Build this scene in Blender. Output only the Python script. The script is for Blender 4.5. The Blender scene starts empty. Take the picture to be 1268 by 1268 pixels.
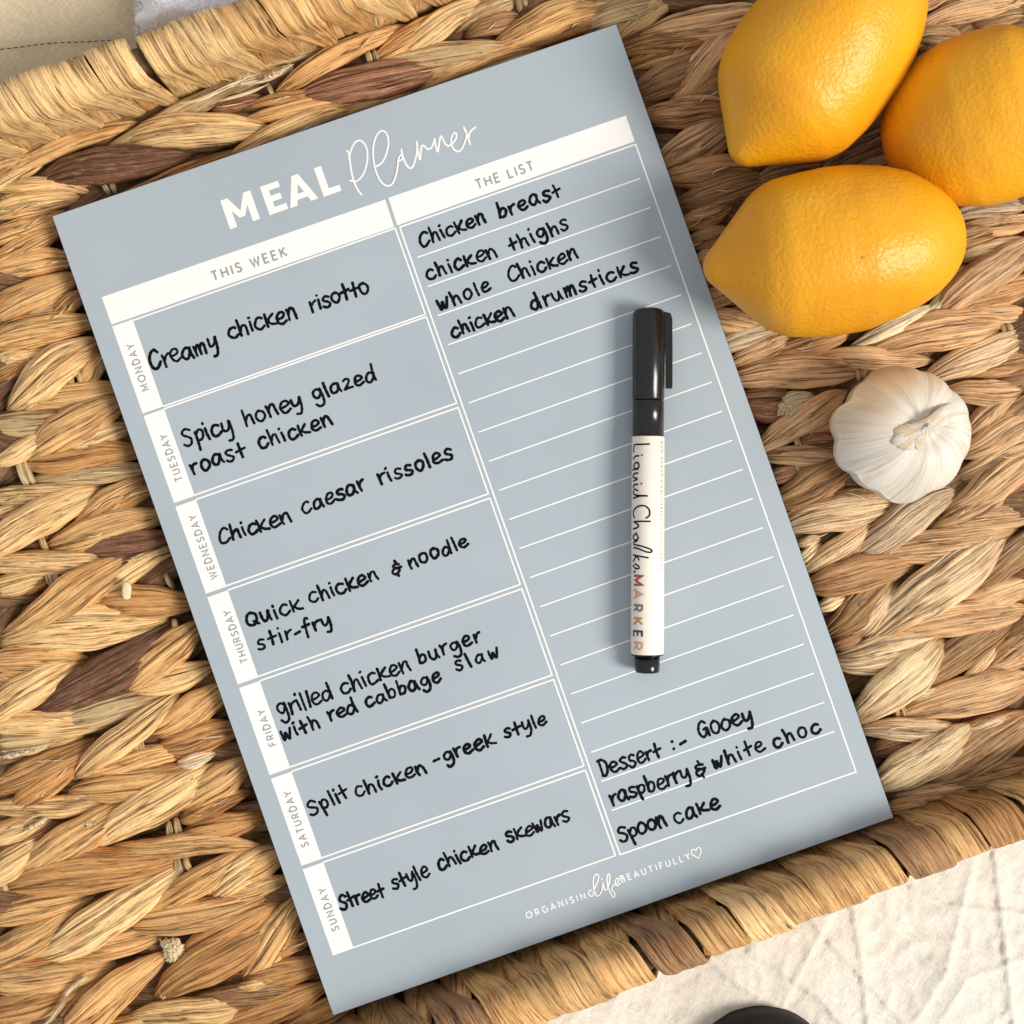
import bpy, math, random
import numpy as np
from mathutils import Vector, noise as mnoise

random.seed(7)
rng = np.random.default_rng(7)
SC = bpy.context.scene
COL = SC.collection

# ------------------------------------------------------------------ camera
CAM_H = 0.50
PX = 0.3618 / 1268.0            # metres per photo pixel on the paper plane
cam = bpy.data.cameras.new('camera')
cam.sensor_width = 36.0
cam.lens = 36.0 * CAM_H / 0.3618
cam.clip_start = 0.01
cam.clip_end = 20.0
camo = bpy.data.objects.new('camera', cam)
camo.location = (0, 0, CAM_H)
COL.objects.link(camo)
SC.camera = camo

# ------------------------------------------------------------------ world
W = bpy.data.worlds.new('World')
SC.world = W
W.use_nodes = True
wb = W.node_tree.nodes['Background']
wb.inputs[0].default_value = (0.96, 0.97, 1.0, 1)
wb.inputs[1].default_value = 0.60

# ------------------------------------------------------------------ window light
def area(name, az, el, dist, sx, sy, power, color):
    l = bpy.data.lights.new(name, 'AREA')
    l.shape = 'RECTANGLE'; l.size = sx; l.size_y = sy
    l.energy = power; l.color = color
    o = bpy.data.objects.new(name, l)
    a, e = math.radians(az), math.radians(el)
    p = Vector((math.cos(a) * math.cos(e), math.sin(a) * math.cos(e), math.sin(e))) * dist
    o.location = p
    o.rotation_euler = (-p).to_track_quat('-Z', 'Y').to_euler()
    COL.objects.link(o)
    return o
area('window_light', -20, 41, 4.2, 1.35, 1.5, 196.0, (1.0, 0.945, 0.86))

SC.view_settings.view_transform = 'Standard'
SC.view_settings.look = 'None'
SC.view_settings.exposure = 0.13
SC.view_settings.gamma = 1.0
SC.cycles.use_denoising = True

# ------------------------------------------------------------------ helpers
def P(px, py, z=0.0):
    """photo pixel -> world point on the horizontal plane at height z"""
    k = (CAM_H - z) / CAM_H
    return Vector(((px - 634.0) * PX * k, (634.0 - py) * PX * k, z))

def tag(o, label=None, cat=None, group=None, kind=None):
    if label: o['label'] = label
    if cat: o['category'] = cat
    if group: o['group'] = group
    if kind: o['kind'] = kind
    return o

def empty(name, loc=(0, 0, 0)):
    o = bpy.data.objects.new(name, None)
    o.location = loc
    o.empty_display_size = 0.01
    COL.objects.link(o)
    return o

def mesh_obj(name, verts, faces, mat, parent=None, uvs=None, smooth=True, color=None, attr=None):
    me = bpy.data.meshes.new(name)
    me.from_pydata([tuple(v) for v in verts], [], [tuple(f) for f in faces])
    if uvs is not None:
        ul = me.uv_layers.new(name='UVMap')
        vi = np.zeros(len(me.loops), dtype=np.int32)
        me.loops.foreach_get('vertex_index', vi)
        ua = np.asarray(uvs, dtype=np.float32)
        if ua.shape[1] == 3:
            at = me.attributes.new('fold', 'FLOAT', 'POINT')
            at.data.foreach_set('value', np.ascontiguousarray(ua[:, 2]))
        ua = np.ascontiguousarray(ua[:, :2])[vi]
        ul.data.foreach_set('uv', ua.ravel())
    if smooth:
        me.polygons.foreach_set('use_smooth', [True] * len(me.polygons))
    me.materials.append(mat)
    me.update()
    o = bpy.data.objects.new(name, me)
    COL.objects.link(o)
    if parent is not None:
        o.parent = parent
        o.matrix_parent_inverse = parent.matrix_basis.inverted()
    if color is not None:
        o.color = (*color, 1.0)
    return o

def grid_faces(nu, nv, closed_v=False):
    f = []
    for i in range(nu - 1):
        for j in range(nv if closed_v else nv - 1):
            j2 = (j + 1) % nv
            f.append((i * nv + j, (i + 1) * nv + j, (i + 1) * nv + j2, i * nv + j2))
    return f

# ------------------------------------------------------------------ materials
def new_mat(name):
    m = bpy.data.materials.new(name)
    m.use_nodes = True
    nt = m.node_tree
    return m, nt, nt.nodes['Principled BSDF']

def N(nt, typ, **kw):
    n = nt.nodes.new(typ)
    for k, v in kw.items():
        if k in n.inputs.keys():
            n.inputs[k].default_value = v
        else:
            setattr(n, k, v)
    return n

def L(nt, a, b):
    nt.links.new(a, b)

def ramp(nt, fac, stops, interp='LINEAR'):
    r = nt.nodes.new('ShaderNodeValToRGB')
    r.color_ramp.interpolation = interp
    el = r.color_ramp.elements
    while len(el) > 1:
        el.remove(el[-1])
    el[0].position = stops[0][0]; el[0].color = (*stops[0][1], 1)
    for p, c in stops[1:]:
        e = el.new(p); e.color = (*c, 1)
    L(nt, fac, r.inputs[0])
    return r

def mixc(nt, fac, a, b, mode='MIX'):
    m = nt.nodes.new('ShaderNodeMix')
    m.data_type = 'RGBA'; m.blend_type = mode
    for sock, val in ((m.inputs[0], fac), (m.inputs[6], a), (m.inputs[7], b)):
        if isinstance(val, (int, float)):
            sock.default_value = val
        elif isinstance(val, tuple):
            sock.default_value = (*val, 1)
        else:
            L(nt, val, sock)
    return m.outputs[2]

def math_n(nt, op, a, b=0.0, c=None):
    m = nt.nodes.new('ShaderNodeMath'); m.operation = op
    for i, v in enumerate((a, b) if c is None else (a, b, c)):
        if isinstance(v, (int, float)): m.inputs[i].default_value = v
        else: L(nt, v, m.inputs[i])
    return m.outputs[0]

def simple(name, col, rough=0.6, spec=0.5, coat=0.0):
    m, nt, b = new_mat(name)
    b.inputs['Base Color'].default_value = (*col, 1)
    b.inputs['Roughness'].default_value = rough
    b.inputs['Specular IOR Level'].default_value = spec
    b.inputs['Coat Weight'].default_value = coat
    return m

def straw_material():
    m, nt, b = new_mat('dried_water_hyacinth')
    uv = N(nt, 'ShaderNodeUVMap'); uv.uv_map = 'UVMap'
    oi = N(nt, 'ShaderNodeObjectInfo')
    sep = N(nt, 'ShaderNodeSeparateXYZ'); L(nt, uv.outputs[0], sep.inputs[0])
    rnd = math_n(nt, 'MULTIPLY', oi.outputs['Random'], 37.0)
    def coords(su, sv):
        c = N(nt, 'ShaderNodeCombineXYZ')
        L(nt, math_n(nt, 'MULTIPLY', sep.outputs[0], su), c.inputs[0])
        L(nt, math_n(nt, 'MULTIPLY', sep.outputs[1], sv), c.inputs[1])
        L(nt, rnd, c.inputs[2])
        return c.outputs[0]
    # UV is in millimetres: x along the strand, y across it
    fine = N(nt, 'ShaderNodeTexNoise', Scale=1.0, Detail=4.0, Roughness=0.65)
    L(nt, coords(0.035, 3.0), fine.inputs['Vector'])
    mid = N(nt, 'ShaderNodeTexNoise', Scale=1.0, Detail=3.0, Roughness=0.6, Distortion=0.25)
    L(nt, coords(0.020, 0.85), mid.inputs['Vector'])
    blot = N(nt, 'ShaderNodeTexNoise', Scale=1.0, Detail=3.0, Roughness=0.6)
    L(nt, coords(0.06, 0.22), blot.inputs['Vector'])
    spots = N(nt, 'ShaderNodeTexNoise', Scale=1.0, Detail=2.0, Roughness=0.5)
    L(nt, coords(0.28, 0.9), spots.inputs['Vector'])
    # thin dark creases: narrow band around the mid value of a stretched noise
    d1 = math_n(nt, 'ABSOLUTE', math_n(nt, 'SUBTRACT', mid.outputs[0], 0.5))
    crease = ramp(nt, d1, [(0.0, (1, 1, 1)), (0.010, (0.7, 0.7, 0.7)), (0.024, (0, 0, 0))])
    gate = ramp(nt, blot.outputs[0], [(0.40, (0.25, 0.25, 0.25)), (0.60, (1, 1, 1))])
    cre = math_n(nt, 'MULTIPLY', crease.outputs[0], gate.outputs[0])
    base = oi.outputs['Color']
    hi = mixc(nt, 1.0, base, (1.12, 1.12, 1.12), 'MULTIPLY')
    lo = mixc(nt, 1.0, base, (0.60, 0.47, 0.34), 'MULTIPLY')
    f1 = ramp(nt, fine.outputs[0], [(0.37, (0, 0, 0)), (0.47, (1, 1, 1))])
    c = mixc(nt, f1.outputs[0], lo, hi)
    bl = ramp(nt, blot.outputs[0], [(0.50, (0, 0, 0)), (0.66, (1, 1, 1))])
    c = mixc(nt, math_n(nt, 'MULTIPLY', bl.outputs[0], 0.58), c, mixc(nt, 1.0, base, (0.62, 0.42, 0.28), 'MULTIPLY'))
    fleck = N(nt, 'ShaderNodeTexNoise', Scale=1.0, Detail=4.0, Roughness=0.75)
    L(nt, coords(0.22, 1.1), fleck.inputs['Vector'])
    fk = ramp(nt, fleck.outputs[0], [(0.52, (0, 0, 0)), (0.68, (1, 1, 1))])
    c = mixc(nt, math_n(nt, 'MULTIPLY', fk.outputs[0], 0.32), c, (0.74, 0.55, 0.30))
    sp = ramp(nt, spots.outputs[0], [(0.66, (0, 0, 0)), (0.74, (1, 1, 1))])
    c = mixc(nt, math_n(nt, 'MULTIPLY', sp.outputs[0], 0.5), c, (0.16, 0.075, 0.03))
    c = mixc(nt, math_n(nt, 'MULTIPLY', cre, 0.88), c, (0.075, 0.032, 0.012))
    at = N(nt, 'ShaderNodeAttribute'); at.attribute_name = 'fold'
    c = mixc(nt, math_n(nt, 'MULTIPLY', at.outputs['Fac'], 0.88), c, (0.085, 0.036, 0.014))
    L(nt, c, b.inputs['Base Color'])
    b.inputs['Roughness'].default_value = 0.40
    b.inputs['Specular IOR Level'].default_value = 0.42
    grain = N(nt, 'ShaderNodeTexNoise', Scale=1.0, Detail=3.0, Roughness=0.7)
    L(nt, coords(0.5, 5.0), grain.inputs['Vector'])
    h = math_n(nt, 'ADD', math_n(nt, 'ADD', math_n(nt, 'MULTIPLY', fine.outputs[0], 0.55), math_n(nt, 'MULTIPLY', grain.outputs[0], 0.35)),
               math_n(nt, 'SUBTRACT', math_n(nt, 'MULTIPLY', mid.outputs[0], 0.9), math_n(nt, 'MULTIPLY', cre, 0.7)))
    bp = N(nt, 'ShaderNodeBump', Strength=1.0, Distance=0.0009)
    L(nt, h, bp.inputs['Height'])
    L(nt, bp.outputs[0], b.inputs['Normal'])
    return m

STRAW = straw_material()

# ------------------------------------------------------------------ strand builder
def tube(path, lat, nor, hw, th, nv=22, ridge=0.00022, nr=7, seed=0, twist=0.35, flat=0.8, folds=None):
    """closed flattened strand: path (n,3), lat/nor unit vectors (n,3), half width / half thickness (n,)"""
    n = len(path)
    r = np.random.default_rng(seed)
    # more points on the upper side, where the fibres show
    ntop = int(nv * 0.74)
    ang = np.concatenate([np.linspace(0, np.pi, ntop, endpoint=False), np.linspace(np.pi, 2 * np.pi, nv - ntop, endpoint=False)])
    ca, sa = np.cos(ang), np.sin(ang)
    cx = np.sign(ca) * np.abs(ca) ** 0.92
    cz = np.sign(sa) * np.abs(sa) ** flat
    seglen = np.concatenate([[0], np.cumsum(np.linalg.norm(np.diff(path, axis=0), axis=1))])
    s = seglen / max(seglen[-1], 1e-9)
    ph = r.uniform(0, 6.28, 4)
    if folds is None: folds = int(max(1, min(6, nr * 0.45)))
    fv = r.uniform(-.85, .85, folds); fd = r.uniform(-.5, .5, folds); fp = r.uniform(0, 6.28, folds)
    fs = r.uniform(.022, .050, folds); fa = r.uniform(.5, 1.0, folds); fc = r.uniform(0.1, .9, folds); fl_ = r.uniform(.25, .7, folds)
    verts = np.zeros((n, nv, 3)); uv = np.zeros((n, nv, 2)); fold = np.zeros((n, nv))
    tw = twist * r.uniform(-1, 1)
    hm = max(hw.max(), 1e-9)
    top = np.clip(sa * 1.5, 0, 1)
    for i in range(n):
        v = cx + tw * (s[i] - .5)
        rid = (np.sin(v * nr + ph[0] + 1.2 * np.sin(3 * s[i] + ph[1])) * 0.5
               + np.abs(np.sin(v * nr * 0.55 + ph[2] + 0.8 * s[i])) * 0.9
               + np.sin(v * nr * 1.9 + ph[3] + 2.2 * s[i]) * 0.25)
        disp = ridge * rid * np.clip(np.abs(sa) * 1.3, 0, 1) * np.sign(sa)
        f = np.zeros(nv)
        for k in range(folds):
            pos = fv[k] + fd[k] * (s[i] - .5) + .06 * np.sin(5 * s[i] + fp[k])
            g = np.exp(-((cx - pos) / fs[k]) ** 2) * fa[k] * np.exp(-((s[i] - fc[k]) / fl_[k]) ** 4)
            f = np.maximum(f, g)
        f = f * top
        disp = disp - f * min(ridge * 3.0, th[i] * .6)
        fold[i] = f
        wob = 1 + 0.05 * np.sin(9 * s[i] + ph[1] + 2 * np.sign(ca)) + .03 * np.sin(23 * s[i] + ph[2] + 3 * np.sign(ca))
        verts[i] = (path[i][None] + lat[i][None] * (cx * hw[i] * wob)[:, None]
                    + nor[i][None] * (cz * th[i] + disp)[:, None])
        uv[i, :, 0] = seglen[i] * 1000
        uv[i, :, 1] = cx * (0.35 * hw[i] + 0.65 * hm) * 1000 + 40 * (sa < -0.01)
        uv[i, :, 1] += tw * 4 * s[i]
    faces = grid_faces(n, nv, True)
    V = verts.reshape(-1, 3); U = uv.reshape(-1, 2)
    a = len(V)
    V = np.vstack([V, path[0][None], path[-1][None]])
    U = np.vstack([U, [[0, 0]], [[seglen[-1] * 1000, 0]]])
    for j in range(nv):
        faces.append((a, j, (j + 1) % nv)); faces.append((a + 1, (n - 1) * nv + (j + 1) % nv, (n - 1) * nv + j))
    U = np.hstack([U, np.concatenate([fold.ravel(), [0, 0]])[:, None]])
    return V, faces, U

COLS = {
    't': (0.78, 0.450, 0.175), 'y': (0.90, 0.590, 0.265), 'o': (0.60, 0.300, 0.100),
    'b': (0.42, 0.225, 0.100), 'd': (0.200, 0.085, 0.045), 'g': (0.62, 0.435, 0.220),
    'p': (0.88, 0.720, 0.480), 'r': (0.34, 0.150, 0.080),
}
def jitter(c, a=0.10):
    k = 1 + random.uniform(-a, a)
    w = random.uniform(-0.05, 0.05)
    return (min(1, c[0] * k), min(1, c[1] * k * (1 + w * .4)), min(1, c[2] * k * (1 + w)))

def strand_arrays(x0, y0, x1, y1, w, zc=-0.0072, dip=0.0038, bend=None, seed=0, n=26, nv=22, tip=0.62):
    r = np.random.default_rng(seed)
    ax, ay = P(x0, y0, zc), P(x1, y1, zc)
    A = np.array(ax); B = np.array(ay)
    d = B - A; Ln = np.linalg.norm(d); d = d / Ln
    A = A - d * Ln * 0.05; B = B + d * Ln * 0.05
    Ln = np.linalg.norm(B - A)
    side = np.array([-d[1], d[0], 0.0])
    s = np.linspace(0, 1, n)
    s = 0.5 - 0.5 * np.cos(np.pi * s) * (0.35) - 0.5 * (1 - 2 * s) * 0.65
    if bend is None: bend = r.uniform(-0.035, 0.035)
    sb = r.uniform(-0.02, 0.02)
    off = Ln * (bend * 4 * s * (1 - s) + sb * np.sin(2 * np.pi * s))
    zz = zc + 0.0008 * 0 - dip * np.abs(2 * s - 1) ** 2.6 + r.uniform(-.0004, .0004) * np.sin(5 * s)
    path = A[None] + (B - A)[None] * s[:, None] + side[None] * off[:, None]
    path[:, 2] = zz
    tng = np.gradient(path, axis=0); tng /= np.linalg.norm(tng, axis=1)[:, None]
    lat = np.cross(np.array([0, 0, 1.0])[None], tng); lat /= np.linalg.norm(lat, axis=1)[:, None]
    # roll the strand about its own axis a little
    roll = r.uniform(-0.16, 0.16) + 0.15 * r.uniform(-1, 1) * (s - .5)
    nor = np.cross(tng, lat)
    lat2 = lat * np.cos(roll)[:, None] + nor * np.sin(roll)[:, None]
    nor2 = nor * np.cos(roll)[:, None] - lat * np.sin(roll)[:, None]
    hwm = w * 0.5 * PX * 1.05
    pk = r.uniform(0.42, 0.58)
    sk = np.where(s < pk, s / pk * .5, .5 + (s - pk) / (1 - pk) * .5)
    prof = np.sin(np.pi * sk) ** tip
    hw = hwm * np.clip(prof, 0.14, 1)
    th = np.minimum(hwm * 0.78, 0.0050) * np.clip(prof, 0.2, 1) ** 0.8
    nr = max(5, w * 0.30)
    return tube(path, lat2, nor2, hw, th, nv=nv, nr=nr, seed=seed, ridge=0.00018 + 0.000004 * w)

class Acc:
    """collects several shells into one mesh"""
    def __init__(s): s.v = []; s.f = []; s.u = []; s.n = 0
    def add(s, V, F, U=None):
        s.v.append(np.asarray(V)); s.f += [tuple(i + s.n for i in f) for f in F]
        s.u.append(np.zeros((len(V), 3)) if U is None else np.asarray(U)); s.n += len(V)
    def build(s, name, mat, parent=None, **kw):
        return mesh_obj(name, np.vstack(s.v), s.f, mat, parent, uvs=np.vstack(s.u), **kw)

# ------------------------------------------------------------------ table and cloths
Z_TABLE = -0.024
m_wood, nt, b = new_mat('table_wood')
tn = N(nt, 'ShaderNodeTexNoise', Scale=30.0, Detail=6.0)
rr = ramp(nt, tn.outputs[0], [(0.3, (0.22, 0.14, 0.08)), (0.7, (0.34, 0.23, 0.14))]); L(nt, rr.outputs[0], b.inputs['Base Color'])
b.inputs['Roughness'].default_value = 0.6
tb = mesh_obj('table_surface', [(-2, -2, Z_TABLE - .003), (2, -2, Z_TABLE - .003), (2, 2, Z_TABLE - .003), (-2, 2, Z_TABLE - .003)], [(0, 1, 2, 3)], m_wood, smooth=False)
tag(tb, kind='structure')

def cloth_mat(name, c1, c2, scale, rough=0.9, ang=0.0, bump=0.0004, bs=0.6):
    m, nt, b = new_mat(name)
    tc = N(nt, 'ShaderNodeTexCoord')
    mp = N(nt, 'ShaderNodeMapping'); mp.inputs['Rotation'].default_value = (0, 0, ang)
    L(nt, tc.outputs['Object'], mp.inputs[0])
    wx = N(nt, 'ShaderNodeTexNoise', Scale=1.0, Detail=3.0)
    mpa = N(nt, 'ShaderNodeMapping'); mpa.inputs['Scale'].default_value = (scale, scale * 0.09, scale); L(nt, mp.outputs[0], mpa.inputs[0]); L(nt, mpa.outputs[0], wx.inputs['Vector'])
    wy = N(nt, 'ShaderNodeTexNoise', Scale=1.0, Detail=3.0)
    mpb = N(nt, 'ShaderNodeMapping'); mpb.inputs['Scale'].default_value = (scale * 0.09, scale, scale); L(nt, mp.outputs[0], mpb.inputs[0]); L(nt, mpb.outputs[0], wy.inputs['Vector'])
    h = math_n(nt, 'ADD', wx.outputs[0], wy.outputs[0])
    hh = math_n(nt, 'MULTIPLY', h, 0.5)
    r = ramp(nt, hh, [(0.38, c1), (0.60, c2)])
    big = N(nt, 'ShaderNodeTexNoise', Scale=26.0, Detail=4.0)
    L(nt, tc.outputs['Object'], big.inputs['Vector'])
    br = ramp(nt, big.outputs[0], [(0.3, (0.90, 0.88, 0.84)), (0.7, (1.04, 1.04, 1.04))])
    L(nt, mixc(nt, 1.0, r.outputs[0], br.outputs[0], 'MULTIPLY'), b.inputs['Base Color'])
    b.inputs['Roughness'].default_value = rough
    b.inputs['Specular IOR Level'].default_value = 0.15
    b.inputs['Sheen Weight'].default_value = 0.15
    bp = N(nt, 'ShaderNodeBump', Strength=bs, Distance=bump)
    L(nt, h, bp.inputs['Height']); L(nt, bp.outputs[0], b.inputs['Normal'])
    return m

CREASES = [  # ridges pressed into the cream linen, photo pixels
    [(1053, 1120), (1063, 1179), (1076, 1300)], [(1085, 1133), (1130, 1172), (1179, 1206), (1230, 1245), (1290, 1290)],
    [(1230, 1060), (1242, 1160), (1256, 1300)], [(1205, 1080), (1172, 1209), (1120, 1290)],
    [(870, 1185), (900, 1212), (937, 1236)], [(1027, 1140), (1000, 1190), (972, 1245)],
    [(760, 1240), (830, 1262), (900, 1300)], [(1130, 1100), (1180, 1120), (1280, 1130)], [(930, 1180), (1010, 1235), (1060, 1290)],
    [(1290, 1180), (1200, 1215), (1150, 1290)], [(1010, 1150), (1110, 1260), (1130, 1300)],
]
def seg_dist(px, py, a, b):
    ax, ay = a; bx, by = b
    t = np.clip(((px - ax) * (bx - ax) + (py - ay) * (by - ay)) / ((bx - ax) ** 2 + (by - ay) ** 2), 0, 1)
    dx, dy = px - (ax + t * (bx - ax)), py - (ay + t * (by - ay))
    sd = np.sign((bx - ax) * (py - ay) - (by - ay) * (px - ax))
    return np.hypot(dx, dy), sd

def cream_cloth():
    xs = np.arange(520, 1560, 3.4); ys = np.arange(930, 1520, 3.4)
    X, Y = np.meshgrid(xs, ys, indexing='ij')
    Z = np.zeros_like(X)
    for k, cr in enumerate(CREASES):
        best = np.full_like(X, 1e9); sg = np.zeros_like(X)
        for a, b in zip(cr[:-1], cr[1:]):
            d, s = seg_dist(X, Y, a, b)
            sg = np.where(d < best, s, sg); best = np.minimum(best, d)
        Z += 0.00045 * np.exp(-(best / 5.5) ** 1.5) + 0.0008 * np.exp(-best / 24) * (0.5 + 0.5 * sg * (1 if k % 2 else -1))
    zz = np.zeros_like(Z)
    for i in range(X.shape[0]):
        for j in range(X.shape[1]):
            p = Vector((X[i, j] * 0.030, Y[i, j] * 0.030, 3.1))
            q = Vector((X[i, j] * 0.011, Y[i, j] * 0.011, 7.7))
            zz[i, j] = abs(mnoise.noise(p)) * -0.0011 + mnoise.noise(q) * 0.0020 + abs(mnoise.noise(p * 2.3)) * -0.0006
    Z = Z + zz + Z_TABLE + 0.002
    k = (CAM_H - Z) / CAM_H
    V = np.stack([(X - 634) * PX * k, (634 - Y) * PX * k, Z], -1).reshape(-1, 3)
    m = cloth_mat('cream_linen', (0.64, 0.60, 0.525), (0.79, 0.755, 0.685), 2600, ang=0.5)
    o = mesh_obj('cream_cloth', V, [f[::-1] for f in grid_faces(*X.shape)], m)
    tag(o, 'crinkled cream linen cloth lying under the lower edge of the basket', 'cloth')
cream_cloth()

def khaki_cloth():
    xs = np.arange(-260, 420, 8.0); ys = np.arange(-260, 300, 8.0)
    X, Y = np.meshgrid(xs, ys, indexing='ij')
    Z = np.zeros_like(X)
    for i in range(X.shape[0]):
        for j in range(X.shape[1]):
            Z[i, j] = mnoise.noise(Vector((X[i, j] * .012, Y[i, j] * .012, 1.3))) * 0.0014
    # folded hem along the stitching
    d, s = seg_dist(X, Y, (-100, 62), (300, 38))
    Z += np.where(s < 0, 0.0010, 0.0) * 1.0 + 0.0003
    Z += Z_TABLE + 0.003
    k = (CAM_H - Z) / CAM_H
    V = np.stack([(X - 634) * PX * k, (634 - Y) * PX * k, Z], -1).reshape(-1, 3)
    m = cloth_mat('khaki_linen', (0.50, 0.415, 0.275), (0.66, 0.555, 0.385), 3000, ang=0.75, bs=0.4)
    root = empty('khaki_cloth', P(60, 40, Z_TABLE))
    tag(root, 'khaki linen cloth with a line of dark stitching behind the upper left rim', 'cloth')
    mesh_obj('fabric', V, [f[::-1] for f in grid_faces(*X.shape)], m, root)
    st = simple('brown_thread', (0.13, 0.08, 0.045), 0.8, 0.2)
    t = 0
    for i in range(18):
        x0 = -8 + i * 8.3; y0 = 61.5 - (x0) * 0.085 - 2.5 * math.exp(-((x0 - 60) / 40) ** 2)
        path = np.array([P(x0 + q * 4.6, y0 - q * 0.5, Z_TABLE + 0.0052 + 0.0003 * math.sin(q * math.pi)) for q in np.linspace(0, 1, 5)])
        lat = np.tile([0, 1.0, 0], (5, 1)); nor = np.tile([0, 0, 1.0], (5, 1))
        V2, F2, U2 = tube(path, lat, nor, np.full(5, 0.00022), np.full(5, 0.0002), nv=6, ridge=0)
        mesh_obj('stitch', V2, F2, st, root)
khaki_cloth()

def towel():
    root = empty('white_towel', P(210, -30, Z_TABLE))
    tag(root, 'fluffy white towel corner with lilac tint at the top left edge', 'towel')
    m = simple('white_terry', (0.94, 0.93, 0.96), 0.95, 0.1)
    m.node_tree.nodes['Principled BSDF'].inputs['Sheen Weight'].default_value = 0.4
    xs = np.linspace(172, 470, 60); ys = np.linspace(-200, 40, 50)
    zt = Z_TABLE + 0.007
    V = []; 
    X, Y = np.meshgrid(xs, ys, indexing='ij')
    for i in range(60):
        for j in range(50):
            x, y = X[i, j], Y[i, j]
            x2 = x + (6 * math.sin(y * .2))
            e = min(1, max(0, (x - 172) / 24)) * min(1, max(0, (40 - y) / 30))
            z = Z_TABLE + 0.006 + 0.018 * math.sqrt(e) + 0.0008 * mnoise.noise(Vector((x * .1, y * .1, 0)))
            V.append(P(x2, y, z))
    mesh_obj('terry_body', V, [f[::-1] for f in grid_faces(60, 50)], m, root)
    acc = Acc()
    for k in range(2600):
        x = random.uniform(168, 310); y = random.uniform(-20, 44)
        e = min(1, max(0, (x - 172) / 24)) * min(1, max(0, (40 - y) / 30))
        z = Z_TABLE + 0.006 + 0.018 * math.sqrt(e)
        p = np.array(P(x, y, z)); a = random.uniform(0, 6.28)
        d = np.array([math.cos(a) * .0016, math.sin(a) * .0016, random.uniform(.0004, .0020)])
        s = np.array([-math.sin(a), math.cos(a), 0]) * 0.00013
        acc.add([p - s, p + s, p + d * .6 + s * .8 + [0, 0, .0002], p + d], [(0, 1, 2), (0, 2, 3)])
    tag(acc.build('loop_pile', m, root, smooth=False), kind='stuff')
towel()

# ------------------------------------------------------------------ the basket
basket = empty('woven_basket', P(634, 634, Z_TABLE))
tag(basket, 'shallow tray basket braided from dried straw coloured water hyacinth with wrapped rim', 'basket')

# dark base sheet below the braids
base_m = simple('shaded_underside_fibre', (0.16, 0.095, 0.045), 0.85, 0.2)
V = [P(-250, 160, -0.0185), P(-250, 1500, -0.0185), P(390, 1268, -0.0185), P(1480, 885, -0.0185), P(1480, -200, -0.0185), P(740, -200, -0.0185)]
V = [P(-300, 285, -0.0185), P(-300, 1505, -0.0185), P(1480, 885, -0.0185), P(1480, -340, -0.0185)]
mesh_obj('base_sheet', V + [v - Vector((0, 0, .001)) for v in V], [(0, 1, 2, 3), (7, 6, 5, 4), (0, 4, 5, 1), (1, 5, 6, 2), (2, 6, 7, 3), (3, 7, 4, 0)], base_m, basket, smooth=False)

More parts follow.
